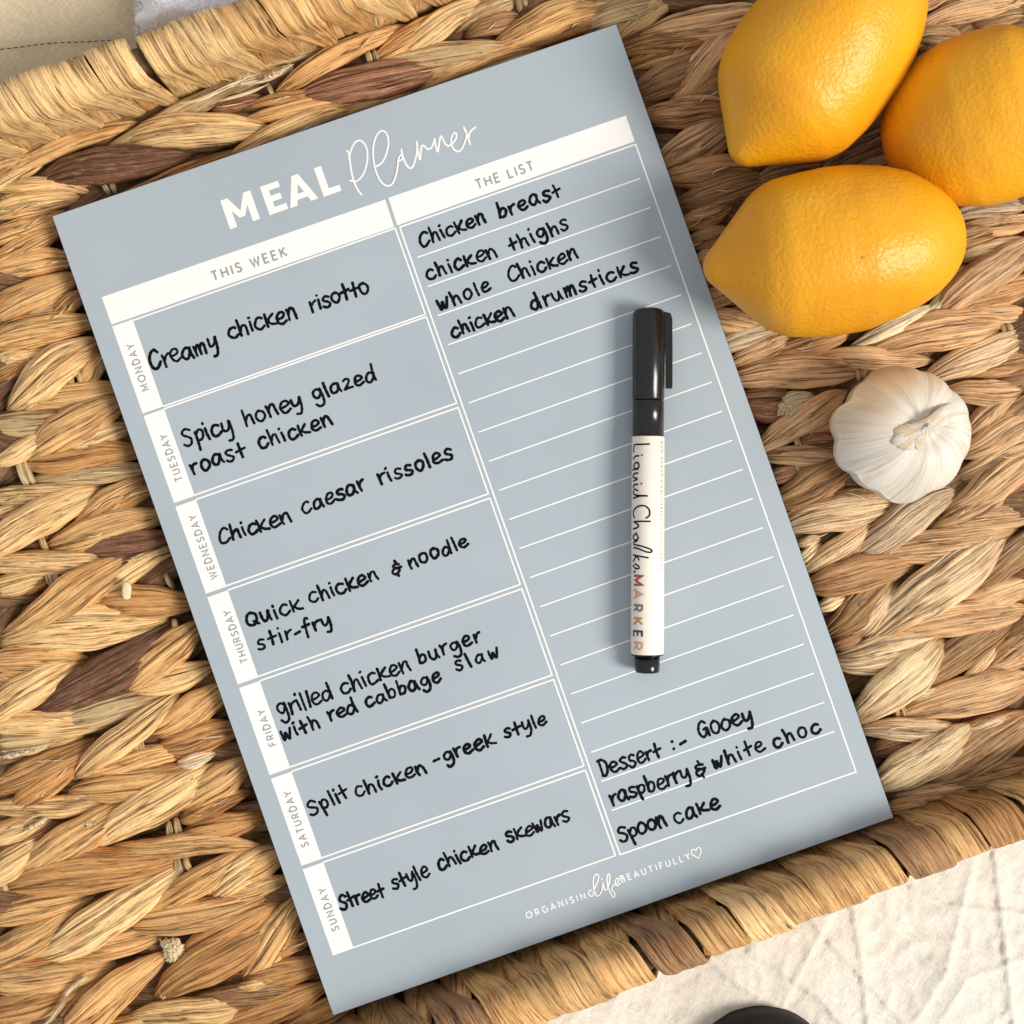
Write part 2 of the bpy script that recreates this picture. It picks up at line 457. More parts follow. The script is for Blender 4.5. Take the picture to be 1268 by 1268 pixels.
S = [
 # upper left band under the rim
 (-25,232,162,152,26,'t'),(-30,243,62,185,24,'y'),(138,176,332,88,27,'g'),(238,126,372,80,17,'p'),
 (52,222,224,190,44,'d',2),(-12,232,106,237,22,'y'),(-20,264,92,243,32,'y'),(158,172,327,158,44,'y',1),(262,138,322,118,20,'r'),
 (90,228,160,214,20,'t'),(88,268,302,184,26,'o'),(-20,300,78,262,30,'t'),(-15,322,72,284,32,'t'),
 (-25,336,92,322,38,'t'),(-18,398,94,342,42,'t',1),(12,410,90,360,20,'y'),(58,400,112,360,24,'o'),(-20,432,118,396,42,'t',1),
 (-15,452,72,432,20,'y'),(-15,472,47,445,26,'o'),(-10,494,28,464,16,'d'),(12,502,117,424,50,'y',2),(98,478,130,440,28,'t'),
 (12,509,152,478,30,'t'),(55,514,152,494,17,'y'),(-25,532,97,513,38,'g'),(-15,574,77,529,26,'y',1),(30,567,148,498,50,'t',1),
 (58,567,158,528,34,'y'),(25,570,172,560,42,'o'),(36,596,180,580,27,'g'),(-25,617,122,602,29,'y',1),(-15,642,27,628,16,'y'),
 (-25,692,112,610,46,'y',2),(92,648,180,593,32,'t'),(108,634,192,604,26,'o'),(60,676,202,640,44,'t'),(96,684,210,664,34,'d'),
 (-25,700,147,691,31,'y',1),(-25,740,57,710,30,'y'),(22,737,60,717,16,'o'),(2,787,152,694,52,'t',2),(133,707,177,688,18,'d'),
 (103,742,214,681,32,'y'),(98,750,157,728,24,'t'),(112,752,242,747,44,'o'),(3,798,195,769,57,'y',2),(-25,822,100,815,38,'t'),
 (-25,838,60,842,26,'t'),(45,882,212,775,48,'d',2),(88,874,167,836,16,'o',1),(52,868,180,795,14,'o',2),(-25,897,93,824,46,'y',1),(158,850,247,774,46,'t',1),
 (153,857,260,824,36,'y'),(48,889,217,861,36,'g'),(-25,907,142,892,22,'y'),
 (-25,906,137,888,28,'y'),(-25,932,74,916,30,'g'),(40,926,104,908,22,'t'),(93,962,214,863,36,'y',3),(188,907,282,850,42,'t'),(198,927,297,905,38,'o'),
 (-25,977,117,920,40,'o'),(15,1000,97,944,32,'o',1),(98,962,237,930,32,'t'),(88,982,252,950,42,'t',1),(218,948,262,935,20,'p',2),
 (222,1000,307,943,46,'t'),(116,1050,260,953,48,'y',3),(-25,1002,147,985,28,'y'),(-25,1042,62,1008,32,'y'),(-20,1057,72,1018,24,'r'),
 (-25,1104,57,1040,38,'y'),(18,1088,167,993,48,'t',1),(222,1018,304,984,28,'o',1),(222,1037,322,1014,36,'o'),
 (138,1051,310,1050,29,'t',2),(8,1103,220,1065,54,'o',2),(168,1140,307,1054,36,'t',1),(260,1114,332,1054,42,'y'),
 (42,1186,220,1079,50,'y',3),(-25,1147,112,1110,38,'t'),(-25,1194,97,1124,44,'t',1),(158,1146,322,1114,42,'t',1),
 (40,1191,202,1155,36,'t'),(-25,1214,132,1197,46,'t',1),(-25,1258,107,1214,42,'o'),(73,1280,200,1188,46,'t',2),(50,1284,142,1200,24,'b'),
 (196,1237,334,1153,52,'o',2),(223,1187,337,1124,38,'o',1),(303,1212,377,1113,46,'t'),(256,1113,354,1054,38,'t'),(273,1107,357,1089,24,'t'),
 (303,1216,402,1195,38,'o'),(286,1230,347,1214,16,'y',2),(230,1249,377,1225,34,'b'),(163,1262,302,1250,38,'y',1),(258,1284,402,1223,38,'o'),
 (348,1280,442,1238,32,'o'),(-25,1284,62,1254,32,'t'),(95,1296,205,1264,34,'t'),(330,1160,372,1130,30,'t'),(320,1178,385,1165,30,'o'),
 # top strip
 (343,113,502,31,28,'t',1),(463,72,582,4,32,'t'),(228,116,432,51,18,'g'),(368,119,547,79,46,'r',1),(308,130,422,114,17,'o'),
 (306,144,457,121,26,'t',1),(288,187,437,131,27,'y',1),(423,142,522,107,20,'t'),(468,76,640,59,40,'g',1),
 (493,67,602,1,32,'y',2),(568,34,642,-2,28,'g'),(580,42,647,21,26,'b'),(488,101,552,82,30,'r'),(510,110,667,57,28,'t',1),
 (613,54,747,7,40,'t',2),(628,58,760,17,28,'o'),(723,34,832,-6,36,'g'),(656,4,782,-4,26,'g'),(300,190,420,150,22,'o'),(560,96,640,74,20,'t'),
 (-20,215,60,180,24,'t'),(540,-2,660,-20,26,'o'),(600,-10,720,-30,30,'t'),
 # between planner and lemons
 (762,47,837,-6,30,'y'),(798,40,948,11,44,'t',1),(766,64,887,43,29,'o',1),(778,82,882,49,30,'t'),(783,117,884,68,46,'b'),
 (836,124,920,30,36,'t',2),(843,124,907,84,28,'b'),(858,126,902,108,18,'b'),(798,140,912,135,36,'o',1),(813,207,902,144,38,'t'),
 (850,200,914,154,30,'b'),(823,218,930,207,36,'o',1),(836,252,950,218,36,'b'),(840,282,905,252,28,'o'),(852,304,905,284,28,'b'),
 (856,332,908,302,28,'t'),(862,352,915,330,26,'b'),(864,376,925,352,28,'t'),(935,228,1020,203,30,'b'),(1020,212,1118,160,34,'b'),
 (1040,226,1130,192,30,'t'),(1075,248,1160,238,28,'b'),(868,392,945,404,30,'t'),(878,432,974,404,32,'g'),(903,452,978,418,28,'t',1),
 (943,447,1052,411,32,'o'),(902,470,1066,459,42,'t',2),(1008,447,1154,445,28,'t',1),(946,514,1006,490,30,'p',1),(912,502,980,495,46,'r'),
 (938,557,1044,487,38,'t',1),(996,542,1048,504,32,'o'),(944,565,1050,561,28,'t',1),(990,550,1045,545,24,'r'),(958,622,1058,574,42,'b',1),
 (950,594,995,580,22,'r'),(968,642,1048,599,30,'o'),(1016,622,1095,611,28,'b'),
 (1062,425,1162,379,22,'p',3),(1083,432,1244,399,50,'t',2),(1158,385,1280,388,26,'t'),(1153,467,1280,409,40,'y',1),
 (1188,464,1285,439,36,'o'),(1233,474,1280,464,20,'r'),(1172,485,1264,483,33,'t',1),(1193,542,1264,486,32,'t'),(1223,538,1285,490,26,'b'),
 (1193,562,1285,519,38,'t',1),(1188,592,1290,543,36,'y'),(1178,634,1290,563,46,'t',1),(1226,622,1288,600,28,'r'),
 (972,656,1108,624,44,'y',1),(996,710,1082,648,30,'y',1),(986,674,1017,667,14,'y'),(988,697,1017,674,16,'y'),(1048,692,1183,610,48,'g',1),
 (1163,650,1258,596,38,'t'),(1063,693,1253,657,42,'t',1),(1158,657,1290,634,32,'t'),(1002,727,1133,697,46,'o',1),(1012,754,1052,737,20,'y'),
 (1025,787,1110,713,48,'b'),(1063,787,1108,720,28,'y',1),(1033,802,1070,787,20,'r'),(1083,792,1243,663,60,'y',3),(1203,734,1295,653,38,'b'),
 (1178,747,1290,721,34,'t'),(1118,779,1273,757,42,'t',1),(1036,818,1168,789,46,'y',1),(1062,892,1168,798,54,'y',3),(1130,852,1260,763,42,'b',1),
 (1218,837,1295,773,38,'o'),(1212,832,1290,811,32,'t'),(1193,850,1242,793,15,'t',2),(1123,868,1204,845,19,'p',1),(1120,887,1290,833,50,'t',1),
 (1068,906,1191,905,31,'y',2),(1173,907,1275,884,28,'o'),(1087,977,1208,903,52,'y',3),(1162,967,1285,888,50,'t',2),(1183,909,1270,884,20,'y',1),
 (1080,933,1132,913,28,'r'),(1107,987,1228,964,24,'t'),(1167,967,1290,947,36,'o'),(1092,1004,1163,989,22,'o'),
 # top right corner and below the right lemon
 (1122,44,1192,44,26,'b'),(1134,36,1285,-8,28,'t',1),(1205,27,1285,20,24,'b'),(1120,14,1190,-14,26,'t'),(1178,270,1285,249,26,'g'),
 (1186,286,1285,269,28,'t'),(1163,389,1290,294,46,'t',2),(1160,388,1290,344,36,'o'),(1130,418,1195,330,18,'p',1),(1188,320,1280,298,30,'y'),
 (1140,400,1230,360,30,'o'),(1170,300,1240,285,26,'b'),(1150,20,1250,-20,26,'o'),
]
seed = 100
for st in S:
    x0, y0, x1, y1, w, c = st[:6]
    lv = st[6] if len(st) > 6 else 0
    seed += 1
    Ln = math.hypot(x1 - x0, y1 - y0)
    zc = -0.0104 + 0.00125 * lv + random.uniform(-.0008, .0008)
    V, F, U = strand_arrays(x0, y0, x1, y1, w, zc=zc, dip=0.0036 + 0.0006 * lv, seed=seed, n=24 if Ln < 110 else 34, nv=64 if w > 28 else 40)
    col = jitter(COLS[c], .13)
    if (x0 + x1) / 2 > 850: col = (min(.92, col[0]), col[1] * 1.07, min(.8, col[2] * (1.36 if c in 'tyog' else 1.0)))   # paler, less saturated strands on the right side
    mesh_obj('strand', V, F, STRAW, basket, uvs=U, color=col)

# lower layer of the same braid, gap shade put into its darker colour: fills the gaps and carries on beyond the picture
acc = Acc(); acc2 = Acc()
row_dir = np.array([math.cos(math.radians(17)), -math.sin(math.radians(17))])
row_nrm = np.array([math.sin(math.radians(17)), math.cos(math.radians(17))])
def on_floor(x, y):
    top = 193 - 0.353 * x + 8
    bot = 1008 - 0.35 * (x - 1106) - 8
    return top < y < bot
def under_planner(x, y):
    dx, dy = x - 138, y - 402
    u = dx * .9435 - dy * .3313; v = dx * .3313 + dy * .9435
    return -28 < u < 690 and -115 < v < 900
k = 0
for rrow in range(-12, 34):
    for cc in range(-8, 40):
        c0 = row_nrm * (rrow * 46.0) + row_dir * (cc * 58.0 + 29 * (rrow % 2)) + np.array([-150, 100])
        up = rrow % 2
        a = math.radians(-17 + (-17 if up else 17) + random.uniform(-5, 5))
        ln = random.uniform(62, 78)
        d = np.array([math.cos(a), math.sin(a)]) * ln
        x, y = c0
        if not (-230 < x < 1480 and -160 < y < 1480 and on_floor(x, y)) or under_planner(x, y): continue
        inside = -10 < x < 1275 and -10 < y < 1275
        k += 1
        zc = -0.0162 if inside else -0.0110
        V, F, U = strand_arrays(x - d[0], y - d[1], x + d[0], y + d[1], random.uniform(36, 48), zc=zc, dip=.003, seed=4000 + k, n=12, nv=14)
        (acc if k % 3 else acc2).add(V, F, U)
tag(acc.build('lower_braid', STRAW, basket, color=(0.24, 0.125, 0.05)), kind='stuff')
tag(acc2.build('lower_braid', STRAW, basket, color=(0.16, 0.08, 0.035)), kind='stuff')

# twine that ties the braids (pairs of pale cords)
TW = [(20,566,34,604,9),(27,568,41,600,9),(25,624,30,646,8),(33,624,38,643,8),(50,664,56,682,8),(58,706,64,726,8),(66,706,72,722,8),
      (88,744,94,762,7),(96,742,102,760,8),(165,916,170,932,8),(173,914,178,930,7),(100,1044,105,1062,9),(109,1040,114,1058,9),
      (207,1018,213,1042,9),(216,1014,225,1040,9),(218,1062,224,1084,9),(228,1062,236,1080,8),(332,104,338,120,6),(454,64,460,80,8),(463,62,468,76,7),
      (640,-4,645,16,8),(649,-4,654,14,8),(986,540,990,558,8),(986,574,990,594,8),(995,574,999,590,8),(1060,456,1064,470,6),(1068,456,1072,468,6),
      (1108,868,1113,890,6),(1115,866,1121,888,6),(1240,400,1245,414,7),(1249,400,1253,412,7),(4,1092,10,1108,8),(36,1180,44,1192,8),(1136,990,1144,996,7),
      (198,1222,204,1240,7),(1240,968,1250,972,7),(83,458,92,480,8),(94,456,102,478,8),(128,226,134,240,7),(137,224,142,238,7),(205,712,214,728,8),(214,768,220,786,8)]
for i, (x0, y0, x1, y1, w) in enumerate(TW):
    V, F, U = strand_arrays(x0, y0, x1, y1, w, zc=-0.0090, dip=.0022, seed=7000 + i, n=8, nv=10, tip=0.25)
    mesh_obj('twine', V, F, STRAW, basket, uvs=U, color=jitter((0.56, 0.40, 0.21), .08))

# crumbly pale pith where the skin of a strand has split
pith_m, nt, b = new_mat('dry_pith'); b.inputs['Specular IOR Level'].default_value = .15
tn = N(nt, 'ShaderNodeTexNoise', Scale=900.0, Detail=3.0)
rr = ramp(nt, tn.outputs[0], [(0.30, (0.56, 0.41, 0.22)), (0.56, (0.86, 0.72, 0.48))]); L(nt, rr.outputs[0], b.inputs['Base Color'])
b.inputs['Roughness'].default_value = 0.9
bp = N(nt, 'ShaderNodeBump', Strength=0.5, Distance=0.0003); L(nt, tn.outputs[0], bp.inputs['Height']); L(nt, bp.outputs[0], b.inputs['Normal'])
def pith_patch(cx, cy, rx, ry, ang, z0, seed):
    n = 44; V = []
    for i in range(n):
        q = i / (n - 1)
        for j in range(96):
            th = 2 * math.pi * j / 96
            e = 1 + .38 * mnoise.noise(Vector((math.cos(th) * 1.7, math.sin(th) * 1.7, seed))) + .22 * mnoise.noise(Vector((math.cos(th) * 6, math.sin(th) * 6, seed)))
            ex, ey = math.cos(th) * q * rx * e, math.sin(th) * q * ry * e
            x = cx + ex * math.cos(ang) - ey * math.sin(ang); y = cy + ex * math.sin(ang) + ey * math.cos(ang)
            n1 = mnoise.noise(Vector((ex * .33, ey * .42, seed * 2.0))); n2 = mnoise.noise(Vector((ex * .95, ey * 1.1, seed * 3.0)))
            z = z0 - 0.0030 * q ** 3 + (n1 * .0016 + abs(n2) * .0006) * (1 - q ** 4)
            V.append(P(x + n2 * 2.0, y + n1 * 2.0, z))
    return mesh_obj('split_pith', V, [f[::-1] for f in grid_faces(n, 96, True)] if False else grid_faces(n, 96, True), pith_m, basket)
for i, (cx, cy, rx, ry, ang, z0) in enumerate([(110, 1022, 22, 9, -.45, -.0042), (213, 1176, 13, 17, -.4, -.0062), (50, 983, 10, 5, -.4, -.0056),
                             (25, 932, 34, 5, -.2, -.0056), (46, 1020, 18, 3.5, -.5, -.0050), (340, 90, 22, 4, -.45, -.0052),
                             (975, 505, 20, 9, -.3, -.0040)]):
    pith_patch(cx, cy, rx, ry, ang, z0, 5 + i * 3.7)
# loose frayed lips on torn strands
FR = [(53,1270,84,1232,6),(80,1236,107,1210,7),(222,126,300,98,5),(270,124,330,104,4)]
for i, (x0, y0, x1, y1, w) in enumerate(FR):
    V, F, U = strand_arrays(x0, y0, x1, y1, w, zc=-0.0042, dip=.001, seed=8000 + i, n=12, nv=10, bend=random.uniform(-.08, .08))
    mesh_obj('frayed_fibre', V, F, STRAW, basket, uvs=U, color=jitter((0.78, 0.62, 0.38), .06))

# stray hair-thin fibres lifting off the strands
acc = Acc(); r_ = random.Random(5)
for k in range(150):
    st = S[r_.randrange(len(S))]
    t = r_.uniform(.15, .85); x = st[0] + (st[2] - st[0]) * t; y = st[1] + (st[3] - st[1]) * t
    a = math.atan2(st[3] - st[1], st[2] - st[0]) + r_.gauss(0, .28); l_ = r_.uniform(5, 20)
    V, F, U = strand_arrays(x - l_ * math.cos(a), y - l_ * math.sin(a), x + l_ * math.cos(a), y + l_ * math.sin(a), r_.uniform(.9, 1.9),
                            zc=-0.0058 + r_.uniform(-.001, .0012), dip=r_.uniform(-.0008, .0018), seed=9000 + k, n=9, nv=6, bend=r_.uniform(-.16, .16))
    acc.add(V, F, U)
tag(acc.build('stray_fibres', STRAW, basket, color=(0.86, 0.66, 0.38)), kind='stuff')

# ------------------------------------------------------------------ wrapped rim
def line_world(p, q, z):
    a, b = P(*p, z), P(*q, z)
    return np.array(a), np.array(b)
def rim(base, top, zt, a_range, spacing, style, seed, cols):
    r = random.Random(seed)
    Zb = -0.011
    B0, B1 = line_world(*base, Zb); T0, T1 = line_world(*top, zt)
    d = B1 - B0; d /= np.linalg.norm(d)
    n = np.array([-d[1], d[0], 0.0])
    if np.dot(T0 - B0, n) < 0: n = -n
    # keep the rim parallel to its foot line: mean outward reach
    reach = 0.5 * (np.dot(T0 - B0, n) + np.dot(T1 - B0, n))
    slope = (np.dot(T1 - B0, n) - np.dot(T0 - B0, n)) / np.dot(T1 - T0, d)
    t0a = np.dot(T0 - B0, d)
    rr_ = 0.0052
    prof = []
    for t in np.linspace(0, 1, 12):            # inside wall
        q = (reach - 2 * rr_) * (t ** 1.15); z = Zb + (zt - Zb) * t
        prof.append((q, z))
    for t in np.linspace(0.12, 1, 9):           # over the top
        a = math.pi * (1 - t)
        prof.append((reach - rr_ + rr_ * math.cos(a), zt + rr_ * math.sin(a) * 0.9))
    for t in np.linspace(0.1, 1, 7):           # outside wall
        prof.append((reach - 0.004 * t, zt + (Z_TABLE + .001 - zt) * t))
    prof = np.array(prof)
    tg = np.gradient(prof, axis=0); tg /= np.linalg.norm(tg, axis=1)[:, None]
    pn = np.stack([-tg[:, 1], tg[:, 0]], 1)     # towards the inside / up
    ln = np.concatenate([[0], np.cumsum(np.linalg.norm(np.diff(prof, axis=0), axis=1))]); tt = ln / ln[-1]
    itop = 15; ttop = tt[itop]
    def pos(a, i, off):
        # a: metres along the rim, i: profile index
        shift = slope * (a - t0a - np.dot(T1 - T0, d) / 2) * (tt[i] / ttop if tt[i] < ttop else 1)
        return B0 + d * a + n * (prof[i][0] + shift + pn[i][0] * off) + np.array([0, 0, 1.0]) * (prof[i][1] + pn[i][1] * off)
    np_ = len(prof)
    # core
    V = []; aa = np.linspace(a_range[0], a_range[1], 60)
    for a in aa:
        for i in range(np_): V.append(pos(a, i, -0.0016 + 0.0008 * math.sin(a * 300 + i)))
    mesh_obj('rim_core', V, grid_faces(len(aa), np_), base_m, basket)
    def strip(a0, skew, wfun, off, seed2, col, th=0.0012):
        idx = range(np_)
        path = np.array([pos(a0 + skew(tt[i] / ttop), i, off) for i in idx])
        nor = np.array([n * pn[i][0] + np.array([0, 0, 1.0]) * pn[i][1] for i in idx])
        tng = np.gradient(path, axis=0); tng /= np.linalg.norm(tng, axis=1)[:, None]
        lat = np.cross(nor, tng); lat /= np.linalg.norm(lat, axis=1)[:, None]
        hw = np.array([wfun(tt[i] / ttop) for i in idx]) * 0.5
        # resample finer
        m = 44
        xs = np.linspace(0, 1, m)
        def rs(A):
            return np.stack([np.interp(xs, tt, A[:, k]) for k in range(3)], 1)
        path, nor, lat = rs(path), rs(nor), rs(lat)
        hw = np.interp(xs, tt, hw)
        V, F, U = tube(path, lat, nor, hw, np.full(m, th), nv=44, ridge=0.00013, nr=9, seed=seed2, flat=0.75, twist=.2, folds=4)
        mesh_obj('rim_wrap', V, F, STRAW, basket, uvs=U, color=col)
    a = a_range[0]; k = 0
    sp = spacing * PX
    while a < a_range[1]:
        k += 1
        w1 = r.uniform(.80, 1.05) * sp; j = r.uniform(-.08, .08) * sp
        c = jitter(COLS[r.choice(cols)], .14)
        # upright strip, wide at the foot
        strip(a + j, lambda t, s=r.uniform(-.10, .10): s * sp * t, lambda t, w=w1: w * (0.95 - 0.25 * min(t, 1)), 0.0002 + .0004 * (k % 2), seed * 100 + k, c)
        # fan strip crossing over it, wide at the top
        c = jitter(COLS[r.choice(cols)], .14)
        sk = style * r.uniform(.45, .75) * sp
        if True:
            strip(a + j + 0.5 * sp + sk * .30, lambda t, s=sk: -s * (min(t, 1.3) ** 1.2 - .10), lambda t, w=sp * (r.uniform(.97, 1.08) if style > 0 else r.uniform(.90, 1.03)): w * min(1.0, 0.12 + 1.0 * max(0, t - .02) ** .9), 0.0014 + .0008 * (k % 2), seed * 100 + 50 + k, c)
        a += sp * r.uniform(.92, 1.08)

# upper left rim (foot line, top silhouette line in the photo)
rim(((-100, 229), (505, 14)), ((-100, 131), (275, 1)), 0.030, (-0.03, 0.215), 52, 1.3, 11, 'yytyytyt')
# lower right rim
rim(((420, 1262), (1268, 957)), ((675, 1270), (1268, 1040)), 0.023, (-0.08, 0.34), 54, -1.5, 29, 'ttotybt')

# ------------------------------------------------------------------ notepad
U0 = np.array([138.0, 402.0]); R = np.array([.9435, -.3313]); D = np.array([.3313, .9435])
def uvp(u, v):
    q = U0 + R * u + D * v
    return q[0], q[1]
def to_uv(x, y):
    q = np.array([x, y]) - U0
    return q @ R, q @ D
def zpap(x, y):
    u, v = (x - 138) * .9435 - (y - 402) * .3313, (x - 138) * .3313 + (y - 402) * .9435
    z = 0.00035 * math.sin(u * .011 + 1.0) * math.sin(v * .008) + 0.00025 * math.sin(v * .019 + u * .006)
    b = max(0.0, (v - 830) / 72.0)
    z += 0.0005 * b * b
    return z
corners = [(65, 268), (413, 1257), (1106, 1012), (763, 30)]
def paper_pt(s, t):
    a = np.array(corners[0]) * (1 - t) + np.array(corners[1]) * t
    b = np.array(corners[3]) * (1 - t) + np.array(corners[2]) * t
    q = a * (1 - s) + b * s
    return q
pad = empty('meal_planner_pad', P(585, 642, -0.002))
tag(pad, 'pale blue tear-off meal planner sheet with white grid and black handwriting lying on the basket', 'notepad')

paper_m, nt, b = new_mat('pale_blue_paper')
tn = N(nt, 'ShaderNodeTexNoise', Scale=2200.0, Detail=2.0)
rr = ramp(nt, tn.outputs[0], [(0.3, (0.340, 0.392, 0.424)), (0.7, (0.360, 0.414, 0.447))]); tc = N(nt, 'ShaderNodeTexCoord'); big = N(nt, 'ShaderNodeTexNoise', Scale=14.0, Detail=4.0, Distortion=.6); L(nt, tc.outputs['Object'], big.inputs['Vector'])
bg = ramp(nt, big.outputs[0], [(0.3, (0.955, 0.965, 0.975)), (0.7, (1.03, 1.02, 1.035))])
L(nt, mixc(nt, 1.0, rr.outputs[0], bg.outputs[0], 'MULTIPLY'), b.inputs['Base Color'])
rg = ramp(nt, big.outputs[0], [(0.3, (0.40, 0.40, 0.40)), (0.7, (0.58, 0.58, 0.58))]); L(nt, rg.outputs[0], b.inputs['Roughness']); b.inputs['Specular IOR Level'].default_value = 0.35
bp = N(nt, 'ShaderNodeBump', Strength=0.10, Distance=0.00005); L(nt, tn.outputs[0], bp.inputs['Height']); L(nt, bp.outputs[0], b.inputs['Normal'])
white_m = simple('white_print', (0.80, 0.775, 0.745), 0.52, 0.35)
grey_m = simple('grey_print', (0.29, 0.305, 0.315), 0.55, 0.3)
ink_m = simple('black_ink', (0.004, 0.004, 0.005), 0.5, 0.06)
edge_m = simple('paper_edge', (0.78, 0.77, 0.74), 0.8, 0.2)
kraft_m = simple('kraft_backing_board', (0.30, 0.19, 0.11), 0.8, 0.2)
PT = 0.0010
nu, nv_ = 61, 86
V = []
for i in range(nu):
    for j in range(nv_):
        x, y = paper_pt(i / (nu - 1), j / (nv_ - 1)); V.append(P(x, y, zpap(x, y)))
mesh_obj('top_sheet', V, [f[::-1] for f in grid_faces(nu, nv_)][:], paper_m, pad)
def slab(z_top, thick, mat, name, grow=0.0):
    loop = []
    for k in range(40): loop.append((0, k / 40))
    for k in range(30): loop.append((k / 30, 1))
    for k in range(40): loop.append((1, 1 - k / 40))
    for k in range(30): loop.append((1 - k / 30, 0))
    V = []; F = []
    n = len(loop); c = paper_pt(.5, .5)
    for (s, t) in loop:
        x, y = paper_pt(s, t); x += (x - c[0]) * grow; y += (y - c[1]) * grow
        V.append(P(x, y, zpap(x, y) + z_top)); V.append(P(x, y, zpap(x, y) + z_top - thick))
    for k in range(n):
        k2 = (k + 1) % n
        F.append((2 * k, 2 * k + 1, 2 * k2 + 1, 2 * k2))
    b0 = len(V); m1, m2 = 24, 34
    for i in range(m1):
        for j in range(m2):
            x, y = paper_pt(i / (m1 - 1), j / (m2 - 1)); x += (x - c[0]) * grow; y += (y - c[1]) * grow
            V.append(P(x, y, zpap(x, y) + z_top - thick))
    F += [tuple(q + b0 for q in f) for f in grid_faces(m1, m2)]
    mesh_obj(name, V, F, mat, pad, smooth=False)
slab(-0.00001, PT, edge_m, 'paper_block', 0.0006)
slab(-PT - 0.00005, 0.0008, kraft_m, 'backing_board', 0.0012)

LIFT = 0.00004
zk = [0]
def smooth_pts(pts, per=6):
    pts = [np.array(p, float) for p in pts]
    if len(pts) < 3:
        n = 4
        return [pts[0] * (1 - t) + pts[1] * t for t in np.linspace(0, 1, n)]
    ext = [2 * pts[0] - pts[1]] + pts + [2 * pts[-1] - pts[-2]]
    out = []
    for i in range(1, len(ext) - 2):
        p0, p1, p2, p3 = ext[i - 1:i + 3]
        for t in np.linspace(0, 1, per, endpoint=False):
            out.append(0.5 * ((2 * p1) + (-p0 + p2) * t + (2 * p0 - 5 * p1 + 4 * p2 - p3) * t * t + (-p0 + 3 * p1 - 3 * p2 + p3) * t ** 3))
    out.append(pts[-1])
    return out
def resample(pts, step):
    pts = np.array(pts); seg = np.linalg.norm(np.diff(pts, axis=0), axis=1)
    keep = np.concatenate([[True], seg > 1e-6]); pts = pts[keep]
    seg = np.linalg.norm(np.diff(pts, axis=0), axis=1); cum = np.concatenate([[0], np.cumsum(seg)])
    n = max(2, int(cum[-1] / step) + 1)
    xs = np.linspace(0, cum[-1], n)
    return np.stack([np.interp(xs, cum, pts[:, 0]), np.interp(xs, cum, pts[:, 1])], 1)
def ribbon2d(acc, pts, w, place, round_caps=True, wvar=0.0, ramp_z=1.5e-6, seed=0):
    """flat inked stroke along 2D points (photo pixels); place(x, y, dz) -> world point"""
    pts = np.asarray(pts, float)
    n = len(pts)
    tg = np.gradient(pts, axis=0) if n > 2 else np.tile(pts[1] - pts[0], (n, 1))
    tg /= np.maximum(np.linalg.norm(tg, axis=1)[:, None], 1e-9)
    nr = np.stack([-tg[:, 1], tg[:, 0]], 1)
    zk[0] = (zk[0] + 1) % 7
    z0 = zk[0] * 6e-6
    r = random.Random(seed * 31 + n)
    ph = r.uniform(0, 6)
    V = []; F = []
    for i in range(n):
        hw = w / 2 * (1 + wvar * math.sin(i * 1.1 + ph) * .6 + wvar * r.uniform(-1, 1) * .5)
        V.append(place(*(pts[i] + nr[i] * hw), z0 + ramp_z * i)); V.append(place(*(pts[i] - nr[i] * hw), z0 + ramp_z * i))
    for i in range(n - 1):
        F.append((2 * i, 2 * i + 1, 2 * i + 3, 2 * i + 2))
    if round_caps:
        for e, sgn in ((0, -1), (n - 1, 1)):
            c = pts[e]; base = math.atan2(tg[e][1] * sgn, tg[e][0] * sgn)
            ring = [len(V)]
            V.append(place(*c, z0 + ramp_z * e))
            st = len(V)
            for q in np.linspace(-math.pi / 2, math.pi / 2, 8):
                V.append(place(c[0] + math.cos(base + q) * w / 2, c[1] + math.sin(base + q) * w / 2, z0 + ramp_z * e))
            for q in range(7): F.append((ring[0], st + q, st + q + 1))
    acc.add(V, F)
def on_paper(x, y, dz=0.0):
    return P(x, y, zpap(x, y) + LIFT + dz)
def poly_patch(name, q4, mat, lift=0.00003):
    """quad patch printed on the sheet, subdivided"""
    a, b_, c, d = [np.array(q, float) for q in q4]   # tl, tr, br, bl
    n1 = max(2, int(np.linalg.norm(b_ - a) / 10)); n2 = max(2, int(np.linalg.norm(d - a) / 10))
    V = []
    for i in range(n1 + 1):
        for j in range(n2 + 1):
            s, t = i / n1, j / n2
            q = (a * (1 - s) + b_ * s) * (1 - t) + (d * (1 - s) + c * s) * t
            V.append(P(q[0], q[1], zpap(*q) + lift))
    return mesh_obj(name, V, [f[::-1] for f in grid_faces(n1 + 1, n2 + 1)], mat, pad)

# header bars and day tabs
poly_patch('header_bar', [(126, 368), (477, 247), (488, 281), (138, 402)], white_m)
poly_patch('header_bar', [(481, 245), (775, 143), (786, 175), (492, 279)], white_m)
PER = 119.0; TAB = 114.2
for k in range(7):
    v0 = 2.5 + PER * k - (1.5 if k else 0); v1 = min(v0 + TAB, 828)
    poly_patch('day_tab', [uvp(0, v0), uvp(27, v0), uvp(27, v1), uvp(0, v1)], white_m)
lines = Acc()
def ln(u0, v0, u1, v1, w=2.0):
    pts = resample([uvp(u0, v0), uvp(u1, v1)], 9)
    ribbon2d(lines, pts, w, on_paper, False, ramp_z=0)
for k in range(7):
    v0 = 2.5 + PER * k - (1.5 if k else 0) + (1 if k == 0 else 0); v1 = min(v0 + TAB, 828)
    if k == 0: v0 = 3.8
    ln(27, v0, 371.5, v0); ln(27, v1 - 1, 371.5, v1 - 1); ln(371, v0, 371, v1 - 1)
ln(376.5, 4.4, 687, 4.4); ln(376.8, 4.4, 376.8, 828); ln(376.5, 828, 687, 828); ln(686.5, 4.4, 686.5, 828)
